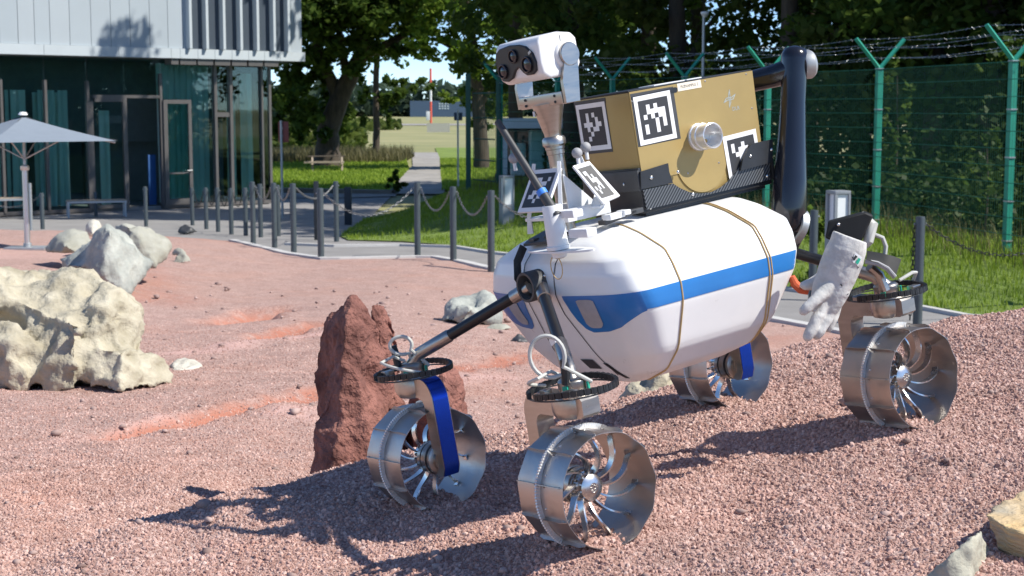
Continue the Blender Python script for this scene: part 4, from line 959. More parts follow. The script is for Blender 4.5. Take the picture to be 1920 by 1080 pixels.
# ================================================================== PAYLOAD BOX in the tray
box=empty('payload_box',label='gold sample box with black and white markers sitting in the black rover tray',cat='box',mat=RM)
x0,x1,yh,z0,z1=.040,-.365,.1085,.5375,.816
shell=MB().box(((x0+x1)/2,0,(z0+z1)/2),(x0-x1,2*yh,z1-z0),bev=.0015).build('box_shell',MT['gold'],box,smooth=30)
fpl=[(x0-.001,.60),(x0-.001,z1+.001),(x1-.002,z1+.001),(x1+.004,.60)]+[(-.155+.083*math.cos(a),.626+.083*math.sin(a)) for a in np.linspace(-math.pi+.3,-.3,24)]
MB().prism([Vector((x,yh+.0005,z)) for x,z in fpl],(0,.0028,0)).build('side_plate',MT['gold'],box,smooth=0)
lid=MB().box(((x0+x1)/2,0,z1+.0028),(x0-x1+.002,2*yh+.002,.004),bev=.001).build('lid',MT['black'],box)
MB().box((-.10,.07,z1+.0062),(.10,.06,.003),bev=.001).box((-.19,.075,z1+.006),(.05,.03,.003),bev=.001).build('lid_patch',MT['whitep'],box)
yf=yh+.0034
def flat(name,cx,cz,w,h,material,rot=0,y=None,t=.0008):
    return MB().box((cx,yf+(y or 0)+t/2,cz),(w,t,h),Matrix.Rotation(rot,3,'Y')).build(name,material,box,smooth=0)
a_,b_=rb(1185,183,1,yf),rb(1267,261,1,yf)
flat('tape_strip',(a_.x+b_.x)/2-.006,(a_.z+b_.z)/2+.004,.136,.128,MT['dark'],t=.0004)
MB().prism([(.035,yf+.0008,.805),(-.105,yf+.0008,.81),(-.112,yf+.0008,.807),(-.108,yf+.0008,.797),(.035,yf+.0008,.796)],(0,.0003,0)).build('tape_strip',MT['black'],box,smooth=0)
A=Vector((a_.x-.001,yf+.0022,a_.z)); wt=a_.x-b_.x-.002; ht=a_.z-b_.z-.004; ht=wt=.117
def mk_marker(A,u,v,bits,n_):
    b=MB().prism([A,A+u,A+u+v,A+v],-n_*.001).build('marker_sheet',MT['paperw'],box,smooth=0)
    tag_cells(bits,A,u,v,b,nrm=n_,off=.0004); return b
mk_marker(A,Vector((-wt,0,.002)),Vector((-.001,0,-ht)),T1,Y_)
c_=rb(1354,257,1,yf); mk_marker(Vector((c_.x,yf+.0014,c_.z)),Vector((-.115,0,.004)),Vector((-.003,0,-.115)),T3,Y_)
d_=rb(1077,201,0,x0); mk_marker(Vector((x0+.0016,-.103,.8045)),Vector((0,.117,.0)),Vector((0,.0,-.117)),T2,X_)
MB().box((x0+.0006,-.045,.806),(.0006,.128,.014)).box((x0+.0006,-.045,.742),(.0006,.124,.124)).build('tape_strip',MT['dark'],box,smooth=0)
# label and emblem
l0,l1=rb(1270,165,1,yf),rb(1314,156,1,yf); 
lb=MB().box(((l0.x+l1.x)/2,yf+.0005,(l0.z+l1.z)/2),(l0.x-l1.x,.0008,.019)).build('name_label',MT['cream'],box,smooth=0)
def text(body_,size,M4,material,parent,name):
    cu=bpy.data.curves.new('t','FONT'); cu.body=body_; cu.size=size; cu.align_x='CENTER'; cu.align_y='CENTER'; cu.resolution_u=3
    o=bpy.data.objects.new('t',cu); COL.objects.link(o); dg=bpy.context.evaluated_depsgraph_get(); m2=bpy.data.meshes.new_from_object(o.evaluated_get(dg)); bpy.data.objects.remove(o); m2.name=name
    m2.transform(M4); m2.materials.clear(); return link_mesh(name,m2,material,parent)
def face_m(cx,cz,y): # text frame on the +y face: right = -x, up = z
    return Matrix(((-1,0,0,cx),(0,0,1,y),(0,1,0,cz),(0,0,0,1)))
text('PLEXAMPLE 2',.0098,face_m((l0.x+l1.x)/2,(l0.z+l1.z)/2,yf+.0012),MT['dark'],lb,'label_text')
g0=rb(1368,185,1,yf); em=MB()
def ln(P,w): 
    for a,b in zip(P[:-1],P[1:]):
        a=Vector((g0.x-a[0],yf+.0003,g0.z+a[1]));b=Vector((g0.x-b[0],yf+.0003,g0.z+b[1])); d=(b-a).normalized(); n_=d.cross(Y_)*w; e=d*w
        em.add([a-n_-e,b-n_+e,b+n_+e,a+n_-e],[(0,1,2,3)])
k=.0205
for P in ([(-1,-.35),(-.55,.12),(.35,.12),(1,.42),(.55,-.12),(-.35,-.12),(-1,-.35)],[(.15,1.05),(-.12,.42),(-.12,-.35),(-.25,-1.0),(.12,-.42),(.12,.35),(.15,1.05)]): ln([(a*k,b*k) for a,b in P],.0011)
em.build('emblem',MT['silverp'],box,smooth=0)
text('DLR',.014,face_m(g0.x-.016,g0.z-.027,yf+.0004),MT['silverp'],box,'emblem_text')
lc=rb(1309,257,1,yf); lc.y=yf
port=MB().lathe([(.034,0),(.034,.006),(.0315,.007),(.0315,.016),(.033,.017),(.033,.024),(.031,.025),(.0305,.04),(.032,.041),(.032,.055),(.030,.056),(.0285,.054),(.0285,.012),(.0001,.012)],lc,(0,1,0),40).build('sensor_port',MT['portm'],box)
mb=MB()
for kx,kz in ((0,0),(.012,.01),(-.008,-.012),(.005,-.014)): mb.sphere(lc+Vector((kx,.015,kz)),.0055,10,6)
mb.build('port_fitting',MT['gold'],port)
for px,py in ((1283,160),(1322,152),(1399,139),(1410,203),(1348,305),(1290,325),(1185,190)):
    q=rb(px,py,1,yf); MB().sphere((q.x,yf,q.z),.0026,8,5,(1,.5,1)).build('screw',MT['steel'],box)
# ================================================================== WORK GLOVE
def glove():
    YG=3.66
    def g(px,py,dy=0): return at(px,py,YG+dy)
    V_=[];E=[];R_=[]
    def chain(pts,start=None):
        last=start
        for (px,py,dy,a,b) in pts:
            V_.append(g(px,py,dy)); R_.append((a,b)); i=len(V_)-1
            if last is not None: E.append((last,i))
            last=i
        return last
    return V_,E,R_,chain,g
YG=3.655
def gP(px,py,dy=0): return at(px,py,YG+dy)
gl=MB()
# cuff and hand: rounded flat loft (centre, direction across, half width, half depth)
secs=[((1594,444),33,.030),((1590,462),36,.034),((1582,482),38,.034),((1573,505),38,.032),((1563,530),36,.028),((1553,556),33,.024),((1545,576),28,.020),((1540,590),22,.014)]
ring_n=20; vs=[];axd=(gP(1540,590)-gP(1594,447)).normalized(); across=axd.cross((CAM-gP(1570,530)).normalized()).normalized(); dep=axd.cross(across).normalized()
for (c,hw,hd) in secs:
    cc=gP(*c); hw_=hw*YG/F
    for j in range(ring_n):
        a=2*math.pi*j/ring_n; ca,sa=math.cos(a),math.sin(a)
        vs.append(cc+across*(hw_*math.copysign(abs(ca)**.8,ca))+dep*(hd*sa))
fs=[(i*ring_n+j,i*ring_n+(j+1)%ring_n,(i+1)*ring_n+(j+1)%ring_n,(i+1)*ring_n+j) for i in range(len(secs)-1) for j in range(ring_n)]
fs+= [tuple(range(ring_n))[::-1],tuple((len(secs)-1)*ring_n+j for j in range(ring_n))]
gl.add(vs,fs)
def finger(pts,r): gl.tube([gP(*p) for p in pts],r,12)
k=YG/F
finger([(1560,532,-.010),(1543,550,-.020),(1525,566,-.032),(1512,578,-.036),(1504,585,-.036),(1500,588,-.036)],[.018,.0155,.0138,.0132,.0108,.004])   # index
finger([(1552,560,-.004),(1540,582,-.014),(1528,604,-.022),(1518,624,-.026),(1513,634,-.026),(1510,639,-.026)],[.016,.0142,.0138,.0135,.011,.004])      # middle
finger([(1562,566,.004),(1556,588,-.004),(1546,606,-.012),(1536,622,-.016),(1530,632,-.016),(1527,636,-.016)],[.016,.0142,.0136,.013,.0105,.004])     # ring
finger([(1570,560,.020),(1567,580,.022),(1561,598,.020),(1555,612,.018),(1551,619,.018),(1549,622,.018)],[.014,.013,.0125,.0118,.0095,.004])   # little
finger([(1572,500,.03),(1552,513,.05),(1535,524,.06),(1520,533,.06),(1508,535,.055),(1500,534,.055)],[.018,.0165,.0155,.0145,.0115,.005])           # thumb
m0=gl.mesh('g0',0); tmp=bpy.data.objects.new('t',m0); COL.objects.link(tmp)
r_=tmp.modifiers.new('r','REMESH'); r_.mode='VOXEL'; r_.voxel_size=.0026
s_=tmp.modifiers.new('s','SMOOTH'); s_.factor=.5; s_.iterations=4
dg=bpy.context.evaluated_depsgraph_get(); gm_=bpy.data.meshes.new_from_object(tmp.evaluated_get(dg)); bpy.data.objects.remove(tmp); gm_.name='work_glove'; gm_.materials.clear()
for v in gm_.vertices:
    nn=noise.fractal(v.co*26,1,2,4)*.0005+max(0,math.sin(v.co.dot(axd)*120+noise.noise(v.co*18)*4))*.0009
    v.co+=v.normal*nn
gm_.polygons.foreach_set('use_smooth',[True]*len(gm_.polygons)); gm_.update()
glv=link_mesh('work_glove',gm_,MT['cloth_w']); tag(glv,'dirty white leather work glove hanging from the black gripper at the rover\'s rear','glove')
bpy.context.view_layer.update()
def on_glove(px,py):
    o=CAM; d=ray(px,py).normalized(); ok,loc,nr,_=glv.ray_cast(o,d); 
    return (loc,nr) if ok else (gP(px,py,-.03),-d)
def glove_patch(name,pts,material,off=.0008):
    vs=[]
    for p in pts:
        l,n_=on_glove(*p); vs.append(l+(CAM-l).normalized()*off)
    return MB().add(vs,[tuple(range(len(vs)))]).build(name,material,glv,smooth=0)
glove_patch('glove_label',[(1604,473),(1616,482),(1609,499),(1597,490)],MT['whitep'],.002)
glove_patch('label_print',[(1604,478),(1608,481),(1602,489),(1599,486)],MT['paperb'],.003)
glove_patch('label_print',[(1610,483),(1614,486),(1609,496),(1604,493)],MT['green'],.003)
glove_patch('stitch',[(1597,482),(1599,481),(1611,502),(1609,503)],MT['dark'],.002)
glove_patch('stitch',[(1575,533),(1577,532),(1592,551),(1589,553)],MT['dark'],.002)
tb=MB().tube([gP(1484,518,.085),gP(1490,532,.085),gP(1502,543,.08),gP(1516,547,.075)],[(.008,.008),(.011,.012),(.011,.011),(.008,.008)],10).build('orange_lining',MT['orange'],glv)
# ================================================================== BUILDING
F0=Vector((-14.2,43.0,0)); FU=Vector((.735,.678,0)).normalized(); FN=Vector((.678,-.735,0)).normalized(); ZB=-.80
def fpx(px,py,off=0):
    d=ray(px,py); o=F0+FN*off; t=(o-CAM).dot(FN)/d.dot(FN); P=CAM+d*t; return (P-F0).dot(FU),P.z
def ft(px,off=0,py=280): return fpx(px,py,off)[0]
BM=Matrix((FU,FN,Z_)).transposed().to_4x4(); BM.translation=F0
bld=empty('glass_building',label='modern two storey building with white panel upper floor over green tinted glass',cat='building',mat=BM)
def bx(mb,t0,t1,y0,y1,z0,z1): return mb.box(((t0+t1)/2,(y0+y1)/2,(z0+z1)/2),(abs(t1-t0),abs(y1-y0),abs(z1-z0)))
tR=ft(507); tL=-9.0; zs=3.62
OV=.5; tRu=ft(564,OV,50); zu=13.
ze0,ze1=zs-.02,fpx(300,90,OV+.06)[1]
# upper floor core and its panels
core=bx(MB(),tL,tRu-.02,OV-.05,-9,zs+.02,zu).build('upper_wall',MT['panelg'],bld,smooth=0)
seams=[ft(p,OV,60) for p in (-300,-262,-224,-186,-148,-110,-74,-38,-2,33,64,93,130,170,207,243,280,314,349)]
for a,b in zip(seams[:-1],seams[1:]): bx(MB(),a+.008,b-.008,OV-.045,OV+.03,ze1+.006,zu).build('panel',MT[random.choice(['panel','panel2','panel3'])],bld,smooth=0)
fins=[ft(p,OV,60) for p in (349,380,412,444,475,506,533)]
for k,(a,b) in enumerate(zip(fins[:-1],fins[1:])): 
    # a bay: pale blade standing proud on its right edge, grey louvre face set back and angled
    MB().prism([Vector((a+.10,OV-.045,ze1+.006)),Vector((b-.04,OV-.045,ze1+.006)),Vector((b-.04,OV+.02,ze1+.006)),Vector((a+.10,OV-.01,ze1+.006))],(0,0,zu-ze1)).build('louvre',MT['panelg'],bld,smooth=0)
for a in fins: bx(MB(),a-.025,a+.06,OV-.045,OV+.24,ze1+.008,zu).build('fin',MT['panelb'],bld,smooth=0)
bx(MB(),fins[-1]+.09,tRu,OV-.045,OV+.035,ze1+.006,zu).build('panel',MT['panel'],bld,smooth=0)
# eave trim cut into lengths
cuts=[tL]+[ft(p,OV,110) for p in (-200,-60,80,220,318,335,368,400,432,463,493,522)]+[ft(569,OV,110)]
for a,b in zip(cuts[:-1],cuts[1:]): bx(MB(),a+.006,b-.006,OV-.3,OV+.10,zs-.02,ze1).build('eave_trim',MT['panelb'],bld,smooth=0)
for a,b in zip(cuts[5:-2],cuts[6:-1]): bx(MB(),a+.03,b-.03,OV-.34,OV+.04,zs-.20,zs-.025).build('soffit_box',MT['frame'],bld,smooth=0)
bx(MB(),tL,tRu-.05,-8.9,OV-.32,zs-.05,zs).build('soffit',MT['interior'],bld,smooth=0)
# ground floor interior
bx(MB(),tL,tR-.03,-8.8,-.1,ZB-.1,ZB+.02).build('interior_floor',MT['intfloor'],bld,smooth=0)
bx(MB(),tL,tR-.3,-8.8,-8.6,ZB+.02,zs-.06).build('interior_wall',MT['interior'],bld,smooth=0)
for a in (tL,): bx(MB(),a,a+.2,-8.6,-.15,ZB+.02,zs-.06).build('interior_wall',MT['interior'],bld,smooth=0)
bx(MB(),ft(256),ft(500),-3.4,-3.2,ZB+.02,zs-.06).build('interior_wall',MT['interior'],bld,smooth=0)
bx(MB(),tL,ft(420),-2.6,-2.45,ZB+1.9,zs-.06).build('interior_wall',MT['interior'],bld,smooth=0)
# glass panes between mullions
mull=[tL+.1,ft(-240),ft(-160),ft(-78),ft(4),ft(87),ft(166)]
zd=fpx(230,182)[1]
def pane(a,b,z0,z1): return bx(MB(),a,b,-.012,.0,z0,z1).build('glass_pane',MT['glass'],bld,smooth=0)
for a,b in zip(mull[:-1],mull[1:]): pane(a+.02,b-.02,ZB+.06,zs-.06)
pane(ft(168),ft(236),zd+.07,zs-.06); pane(ft(236)+.01,ft(303),zd+.07,zs-.06)
pane(ft(178),ft(232),ZB+.12,zd-.12)
def mullion(a,w,z0,z1,mt='frame',d=.09): return bx(MB(),a-w/2,a+w/2,-.06,d,z0,z1).build('mullion',MT[mt],bld,smooth=0)
for a in mull[1:6]: mullion(a,.075,ZB+.02,fpx(87,150)[1])
mullion(ft(169),.2,ZB+.02,fpx(169,190)[1],d=.07); mullion(ft(166),.07,fpx(169,190)[1],fpx(169,152)[1])
mullion(ft(235),.13,ZB+.02,zd,d=.05); mullion(ft(303),.08,ZB+.02,fpx(303,138)[1],d=.06)
bx(MB(),ft(176),ft(303)-.04,-.05,.045,zd-.03,zd+.06).build('transom',MT['frame'],bld,smooth=0)
bx(MB(),ft(179),ft(231),-.045,.04,zd-.14,zd-.031).build('transom',MT['frame'],bld,smooth=0)
bx(MB(),ft(179),ft(231),-.045,.04,ZB+.02,ZB+.13).build('transom',MT['frame'],bld,smooth=0)
# hinged glass door standing open beside the doorway
dt0,dt1=ft(305),ft(357); zdt=fpx(330,187)[1]
fr=MB(); bx(fr,dt0,dt0+.13,-.03,.03,ZB+.04,zdt); bx(fr,dt1-.11,dt1,-.03,.03,ZB+.04,zdt); bx(fr,dt0+.131,dt1-.111,-.03,.03,zdt-.12,zdt); bx(fr,dt0+.131,dt1-.111,-.03,.03,ZB+.04,ZB+.22)
door=fr.build('glass_door',MT['frame'],bld,smooth=0); door.location=(0,.09,0)
bx(MB(),dt0+.125,dt1-.105,-.008,.004,ZB+.2,zdt-.1).build('door_pane',MT['glass'],door,smooth=0)
hz=fpx(352,319)[1]; MB().tube([(dt1-.05,.03,hz),(dt1-.05,.08,hz),(dt1-.22,.085,hz-.01)],.014,8).build('door_handle',MT['zinc'],door)
bx(MB(),dt0+.131,dt1-.112,-.012,.012,fpx(330,323)[1]-.05,fpx(330,323)[1]).build('door_rail',MT['frame'],door,smooth=0)
pane(ft(303)+.04,ft(402)-.04,ZB+.06,zs-.06)
n0,n1=ft(404),ft(433); zn=fpx(418,213)[1]
mullion(n0,.09,ZB+.02,zs-.06); mullion(n1,.10,ZB+.02,zs-.06); bx(MB(),n0+.046,n1-.051,-.05,.06,zn-.1,zn+.04).build('transom',MT['frame'],bld,smooth=0)
pane(n0+.046,n1-.051,zn+.045,zs-.06); pane(n0+.046,n1-.051,ZB+.06,zn-.105); 
bx(MB(),n0+.1,n1-.1,-.35,-.3,ZB+.06,zn-.15).build('door_leaf',MT['signblue'],bld,smooth=0)
pane(n1+.06,tR-.05,ZB+.06,zs-.06); mullion(ft(491),.06,ZB+.02,zs-.06); mullion(tR,.09,ZB+.02,zs-.06,d=.04)
# side glass round the right corner
for k in range(3): bx(MB(),tR-.012,tR,-.2-2.6*k-2.5,-.1-2.6*k,ZB+.06,zs-.06).build('glass_pane',MT['glass'],bld,smooth=0)
bx(MB(),tL,ft(166),-.1,.06,ZB-.05,ZB+.055).build('plinth',MT['frame'],bld,smooth=0)
bx(MB(),ft(303),tR,-.1,.05,ZB-.05,ZB+.055).build('plinth',MT['frame'],bld,smooth=0)
# curtains hang inside
def curtain(a,b,z1,dep=-.35,z0=None,amp=.028,wl=.24):
    n_=max(6,int((b-a)/.035)); vs=[];z0=ZB+.1 if z0 is None else z0; ph=random.random()*6
    for i in range(n_+1):
        t_=a+(b-a)*i/n_; y=dep+amp*math.sin(ph+t_*2*math.pi/wl)+.02*math.sin(t_*17)
        for z in (z0,(z0+z1)/2,z1): vs.append((t_,y+(.02*math.sin(t_*9+z)),z))
    fs=[(i*3+j,(i+1)*3+j,(i+1)*3+j+1,i*3+j+1) for i in range(n_) for j in range(2)]
    return MB().add(vs,fs).build('curtain',MT['curtain'],bld)
zc=fpx(60,168)[1]
for p0,p1 in ((-230,-180),(-150,-90),(-70,-20),(7,30),(33,42),(45,72),(96,128),(134,152)): curtain(ft(p0),ft(p1),zc,-.75)
curtain(ft(196),ft(213),fpx(205,207)[1],-.25); curtain(ft(305),ft(400),zs-.15,-.25,wl=.2); curtain(ft(436),ft(452),fpx(440,175)[1],-.3); curtain(ft(468),ft(489),zs-.4,-.5)
curtain(ft(100),ft(150),fpx(60,172)[1],-1.2)
bp_=tag(MB().box((0,0,.75),(.25,.05,1.5),bev=.01).build('display_board',MT['bluepanel']),'narrow blue board leaning in the open doorway of the glass building','board'); P=F0+FU*ft(293)+FN*-.3; bp_.location=(P.x,P.y,ZB+.05); bp_.rotation_euler=(0,0,.74)
# ================================================================== FURNITURE IN FRONT OF IT
def bench(px0,px1,pyt,Yd,label):
    P0=at(px0,pyt,Yd); P1=at(px1,pyt,Yd+.55); z=th(P0.x,P0.y); u=(P1-P0); u.z=0; Lh=u.length; u.normalize(); v=Vector((-u.y,u.x,0))
    M4=Matrix((u,v,Z_)).transposed().to_4x4(); M4.translation=Vector((P0.x,P0.y,z))
    b=empty('bench',label=label,cat='bench',group='benches in front of the glass building',mat=M4); H_=P0.z-z
    MB().box((Lh/2,.25,H_-.03),(Lh,.03,.05)).box((Lh/2,-.25,H_-.03),(Lh,.03,.05)).box((.02,0,H_-.03),(.03,.46,.05)).box((Lh-.02,0,H_-.03),(.03,.46,.05)).build('frame',MT['zinc'],b,smooth=0)
    for k in range(5): MB().box((Lh/2,-.2+.1*k,H_+.008),(Lh-.02,.085,.025),bev=.004).build('slat',MT['wood'],b,smooth=0)
    for x in (.04,Lh-.04):
        for y in (-.24,.24): MB().box((x,y,(H_-.056)/2),(.05,.05,H_-.056)).build('leg',MT['zinc'],b,smooth=0)
    return b
bench(124,236,377,42.0,'metal legged bench with a slatted seat standing right of the parasol pole')
bench(-50,49,373,41.2,'metal legged bench with a slatted seat cut off by the left edge of the picture')
# parasol
Pb=gp(52,468); ztop=at(52,214,Pb.y).z
para=empty('parasol',Pb,label='large grey square garden parasol on a bright metal pole at the left edge',cat='parasol')
hz_=ztop-Pb.z; rad_=1.77; zr=at(228,264,Pb.y).z-Pb.z
cv=[];nseg=10; rot=-math.pi/2-.04
rad_=(228-52)*Pb.y/F
cor=[Vector((math.cos(rot+k*math.pi/2),math.sin(rot+k*math.pi/2),0))*rad_ for k in range(4)]
vs=[(0,0,hz_-.03)];fs=[]
rad_=(228-52)*Pb.y/F; rows=7; per=4*nseg
for r_ in range(1,rows+1):
    f=r_/rows
    for k in range(4):
        for q in range(nseg):
            P=cor[k].lerp(cor[(k+1)%4],q/nseg); rel=P.length/rad_; z=hz_-.03+(zr-hz_+.03)*f-.015*math.sin(f*math.pi)
            vs.append((P.x*f,P.y*f,z))
for k in range(per): fs.append((0,1+k,1+(k+1)%per))
for r_ in range(rows-1):
    for k in range(per): a=1+r_*per+k;b=1+r_*per+(k+1)%per; fs.append((a,a+per,b+per,b))
MB().add(vs,fs).build('canopy',MT['canopy'],para,smooth=20)
for c in cor:
    MB().tube([Vector((0,0,hz_-.12)),Vector((c.x*.98,c.y*.98,zr-.02))],.011,6).build('rib',MT['zinc'],para)
    MB().tube([Vector((0,0,hz_-.55)),Vector((c.x*.5,c.y*.5,(hz_-.12)*.5+zr*.5-.03))],.009,6).build('strut',MT['zinc'],para)
    MB().tube([Vector((0,0,hz_-.022)),Vector((c.x*.5,c.y*.5,hz_-.03+(zr-hz_+.03)*.5-.045)),Vector((c.x,c.y,zr+.005))],.006,4).build('canopy_seam',MT['dark'],para)
MB().lathe([(.0001,.03),(.045,.02),(.06,-.01),(.0001,-.02)],(0,0,hz_),n=16).build('finial',MT['mwhite'],para)
MB().tube([(0,0,hz_-.05),(0,0,hz_-.75)],.019,12).build('upper_pole',MT['zinc'],para)
MB().tube([(-.02,0,hz_-.68),(0.02,0,1.0)],.03,14).build('crank_sleeve',MT['mwhite'],para)
MB().tube([(0,0,0),(0,0,1.02)],.036,14).lathe([(.05,.98),(.055,.99),(.055,1.03),(.04,1.04)],n=14).build('lower_pole',MT['pole_metal'],para)
MB().box((0,0,.02),(.5,.32,.035),bev=.008).lathe([(.05,.03),(.05,.08),(.038,.085)],n=14).build('base_plate',MT['zinc'],para)
Q=gp(59,432); p2=MB().tube([(0,0,-.1),(0,0,1.0)],.035,12).build('pole',MT['zinc'],None,Q); tag(p2,'short grey pole standing right behind the parasol pole','pole')
# bollards with chains
BO=[]
def bollard_proto():
    b=MB().lathe([(.046,-.2),(.046,.985),(.043,1.0),(.0001,1.004)],n=20).build('bollard',MT['post'])
    e=MB()
    for a in (0,math.pi):
        e.lathe([(.009,0),(.009,.010),(.012,.011),(.012,.016)],(.045*math.cos(a),0,.93),(math.cos(a),0,0),8)
    e.build('eyelet',MT['zinc'],b); return b
bp0=bollard_proto(); first=True
def bollard(px,pyb,pyt,label,group='dark grey bollards round the gravel yard',w=1.,mt=None):
    global first
    B=gp(px,pyb); H=at(px,pyt,B.y).z-B.z
    o=bp0 if first else copy_tree(bp0); first=False
    o.location=B; o.scale=(w,w,H); tag(o,label,'bollard',group); BO.append((px,B,H)); return B,H
def pos(px,pyb,pyt): B=gp(px,pyb); return (B,at(px,pyt,B.y).z-B.z)
near_b=[(475,456,341,'bollard at the far left start of the nearer grey row, by the yard corner'),
 (515,462,343,'grey bollard second from the left in the nearer row'),
 (551,471,344,'grey bollard third in the nearer row, left of the tall corner bollard'),
 (602,486,353,'grey bollard at the kerb corner where the asphalt path begins'),
 (631,451,340,'grey bollard on the far side of the path, left of the grass bank'),
 (783,479,342,'grey bollard on the near kerb in front of the grass bank'),
 (850,490,350,'grey bollard on the near kerb between the grass bank bollard and the rover nose'),
 (921,510,357,'grey bollard partly hidden by the rover nose'),
 (1720,606,406,'grey bollard with chain hanging down, right of the work glove'),
 (1523,560,394,'grey bollard behind the black robot arm elbow')]
NB={}
for px,a,b,l in near_b: NB[px]=bollard(px,a,b,l)
far_b=[(80,428,362,'dark bollard standing right of the parasol pole'),(180,405,360,'dark bollard in front of the bench by the glass front'),
 (274,423,350,'dark bollard in front of the open glass doorway'),(361,421,352,'dark bollard in front of the hinged glass door'),(387,428,352,'dark bollard second from the glass door'),
 (409,433,352,'dark bollard in front of the narrow glass door'),(434,438,353,'dark bollard at the right end of the glass front'),(461,440,352,'dark bollard left of the first grey bollard'),(489,443,345,'dark bollard just right of the first grey bollard'),(522,441,347,'dark bollard close behind the second grey bollard')]
for px,a,b,l in far_b: NB[px]=bollard(px,a,b,l,'dark bollards along the building forecourt')
def sq_post(px,pyb,pyt,wpx,label):
    B=gp(px,pyb); H=at(px,pyt,B.y).z-B.z; w=wpx*B.y/F
    o=MB().box((0,0,H/2-.05),(w,w,H+.1),bev=.012).box((0,0,H+.006),(w*.86,w*.86,.012)).build('square_post',MT['postd'],None,B); return tag(o,label,'post','black square posts by the side road')
sq_post(594,448,341,9,'black square post right behind the corner bollard'); sq_post(653,420,352,13,'black square post standing at the left foot of the grass bank'); sq_post(931,335,326,7,'small black post in front of the mesh gate'); sq_post(547,410,345,6,'black square post hidden behind the third grey bollard')
link_v=None
def chain(pa,pb,sag,label,mt='chain',lk=.052,group='chains between the bollards',vertical=None):
    A=Vector(pa);B=Vector(pb); n_=max(6,int((A-B).length*1.15/lk)); mb=MB()
    if vertical: pts=[A+(B-A)*i/n_ for i in range(n_+1)]
    else: pts=[A.lerp(B,i/n_)-Z_*(sag*4*(i/n_)*(1-i/n_)) for i in range(n_+1)]
    for i in range(n_):
        c=(pts[i]+pts[i+1])/2; d=(pts[i+1]-pts[i]); l=d.length*.72; d.normalize(); s_=d.cross(Z_ if abs(d.z)<.9 else X_).normalized(); 
        if i%2: s_=d.cross(s_).normalized()
        P=[c+d*(l*math.cos(a))+s_*(.016*math.sin(a)) for a in np.linspace(0,2*math.pi,9)[:-1]]
        mb.tube(P,.0042,4,closed=True)
    o=mb.build('chain',MT[mt]); return tag(o,label,'chain',group)
def top(px,dx=0,dz=.07): B,H=NB[px]; return B+Vector((dx,0,H-dz))
names={475:'first',515:'second',551:'third',602:'corner'}
chain(top(475,.05),top(515,-.05),.22,'sagging chain from the first to the second grey bollard'); chain(top(515,.05),top(551,-.05),.2,'sagging chain from the second to the third grey bollard')
chain(top(551,.05),top(631,-.05),.2,'chain from the third grey bollard to the bollard across the path'); chain(top(602,.05),top(783,-.05),.36,'long sagging chain from the kerb corner bollard across the path mouth')
chain(top(783,.05),top(850,-.05),.30,'sagging chain in front of the grass bank, left span'); chain(top(850,.05),top(921,-.05),.28,'sagging chain in front of the grass bank, beside the rover nose')
chain(top(921,.05),top(921,.05)+Vector((1.2,.9,.05)),.35,'chain running behind the rover nose and the white board',)
chain(top(1720,.05),at(1995,446,15.6),.24,'black chain sagging to the right in front of the green fence','chaind')
chain(top(1720,-.055),top(1720,-.075)-Z_*.95,0,'black chain hanging straight down beside the right bollard','chaind',vertical=1)
for a,b,wd_ in ((361,387,'in front of the hinged glass door, leftmost of the dark spans'),(387,409,'left of the narrow glass door'),(409,434,'right of the narrow glass door'),(434,461,'at the right end of the glass front'),(461,489,'crossing behind the first grey bollard')): chain(top(a,.05),top(b,-.05),.3,'short dark sagging chain '+wd_,'chaind',lk=.07)
chain(top(80,-.05),top(80,-.05)+Vector((-1.4,.3,0)),.25,'chain left of the dark bollard by the parasol')
# lamp bollards
def lamp_bollard(px,Y,pyt,label,wb=.22,H=1.05):
    P=at(px,pyt,Y); o=empty('lamp_bollard',(P.x,P.y,P.z-H),label=label,cat='path light',group='square path lights'); o.rotation_euler=(0,0,.35)
    b=MB().box((0,0,.24),(wb,wb,.56),bev=.006).box((0,0,H-.02),(wb,wb,.04),bev=.006)
    b.box((-wb/2+.02,wb/2-.02,.76),(.04,.04,.50)).box((wb/2-.02,wb/2-.02,.76),(.04,.04,.50)).box((-wb/2+.02,-wb/2+.02,.76),(.035,.035,.50)).box((wb/2-.012,-wb/2+.02,.76),(.024,.035,.50))
    b.build('housing',MT['lampb'],o); MB().box((0.008,0,.765),(wb-.05,wb-.05,.48)).build('opal_panel',MT['lampw'],o); return o
lamp_bollard(950,28.2,329,'square path light with white panel on the grass bank left of the mast'); lamp_bollard(1572,18.,357,'square path light with white panel behind the black gripper',.21)
# signs
def sign(px,pyb,pyt,Y,board_px,mt,label,hang=0):
    B=at(px,pyb,Y); z=th(B.x,B.y); H=at(px,pyt,Y).z-z; o=empty('sign',(B.x,B.y,z),label=label,cat='sign')
    MB().tube([(0,0,-.1),(0,0,H)],.034,10).build('pole',MT['zinc'],o); x0_,y0_,x1_,y1_=board_px; a=at(x0_,y0_,Y);b=at(x1_,y1_,Y)
    MB().box(((a.x+b.x)/2-B.x,.055,(a.z+b.z)/2-z),(b.x-a.x,.02,a.z-b.z),bev=.006).build('sign_board',MT[mt],o)
    MB().box((0,.04,(a.z+b.z)/2-z+.1),(.09,.012,.03)).box((0,.04,(a.z+b.z)/2-z-.1),(.09,.012,.03)).build('clamp',MT['zinc'],o); return o
sign(530,416,226,42.,(521,228,541,267),'redsign','back of a red road sign on a grey pole right of the building')
sg=sign(859,352,206,57.,(851,211,867,226),'signblue','small dark blue sign on a thin pole beside the footpath')
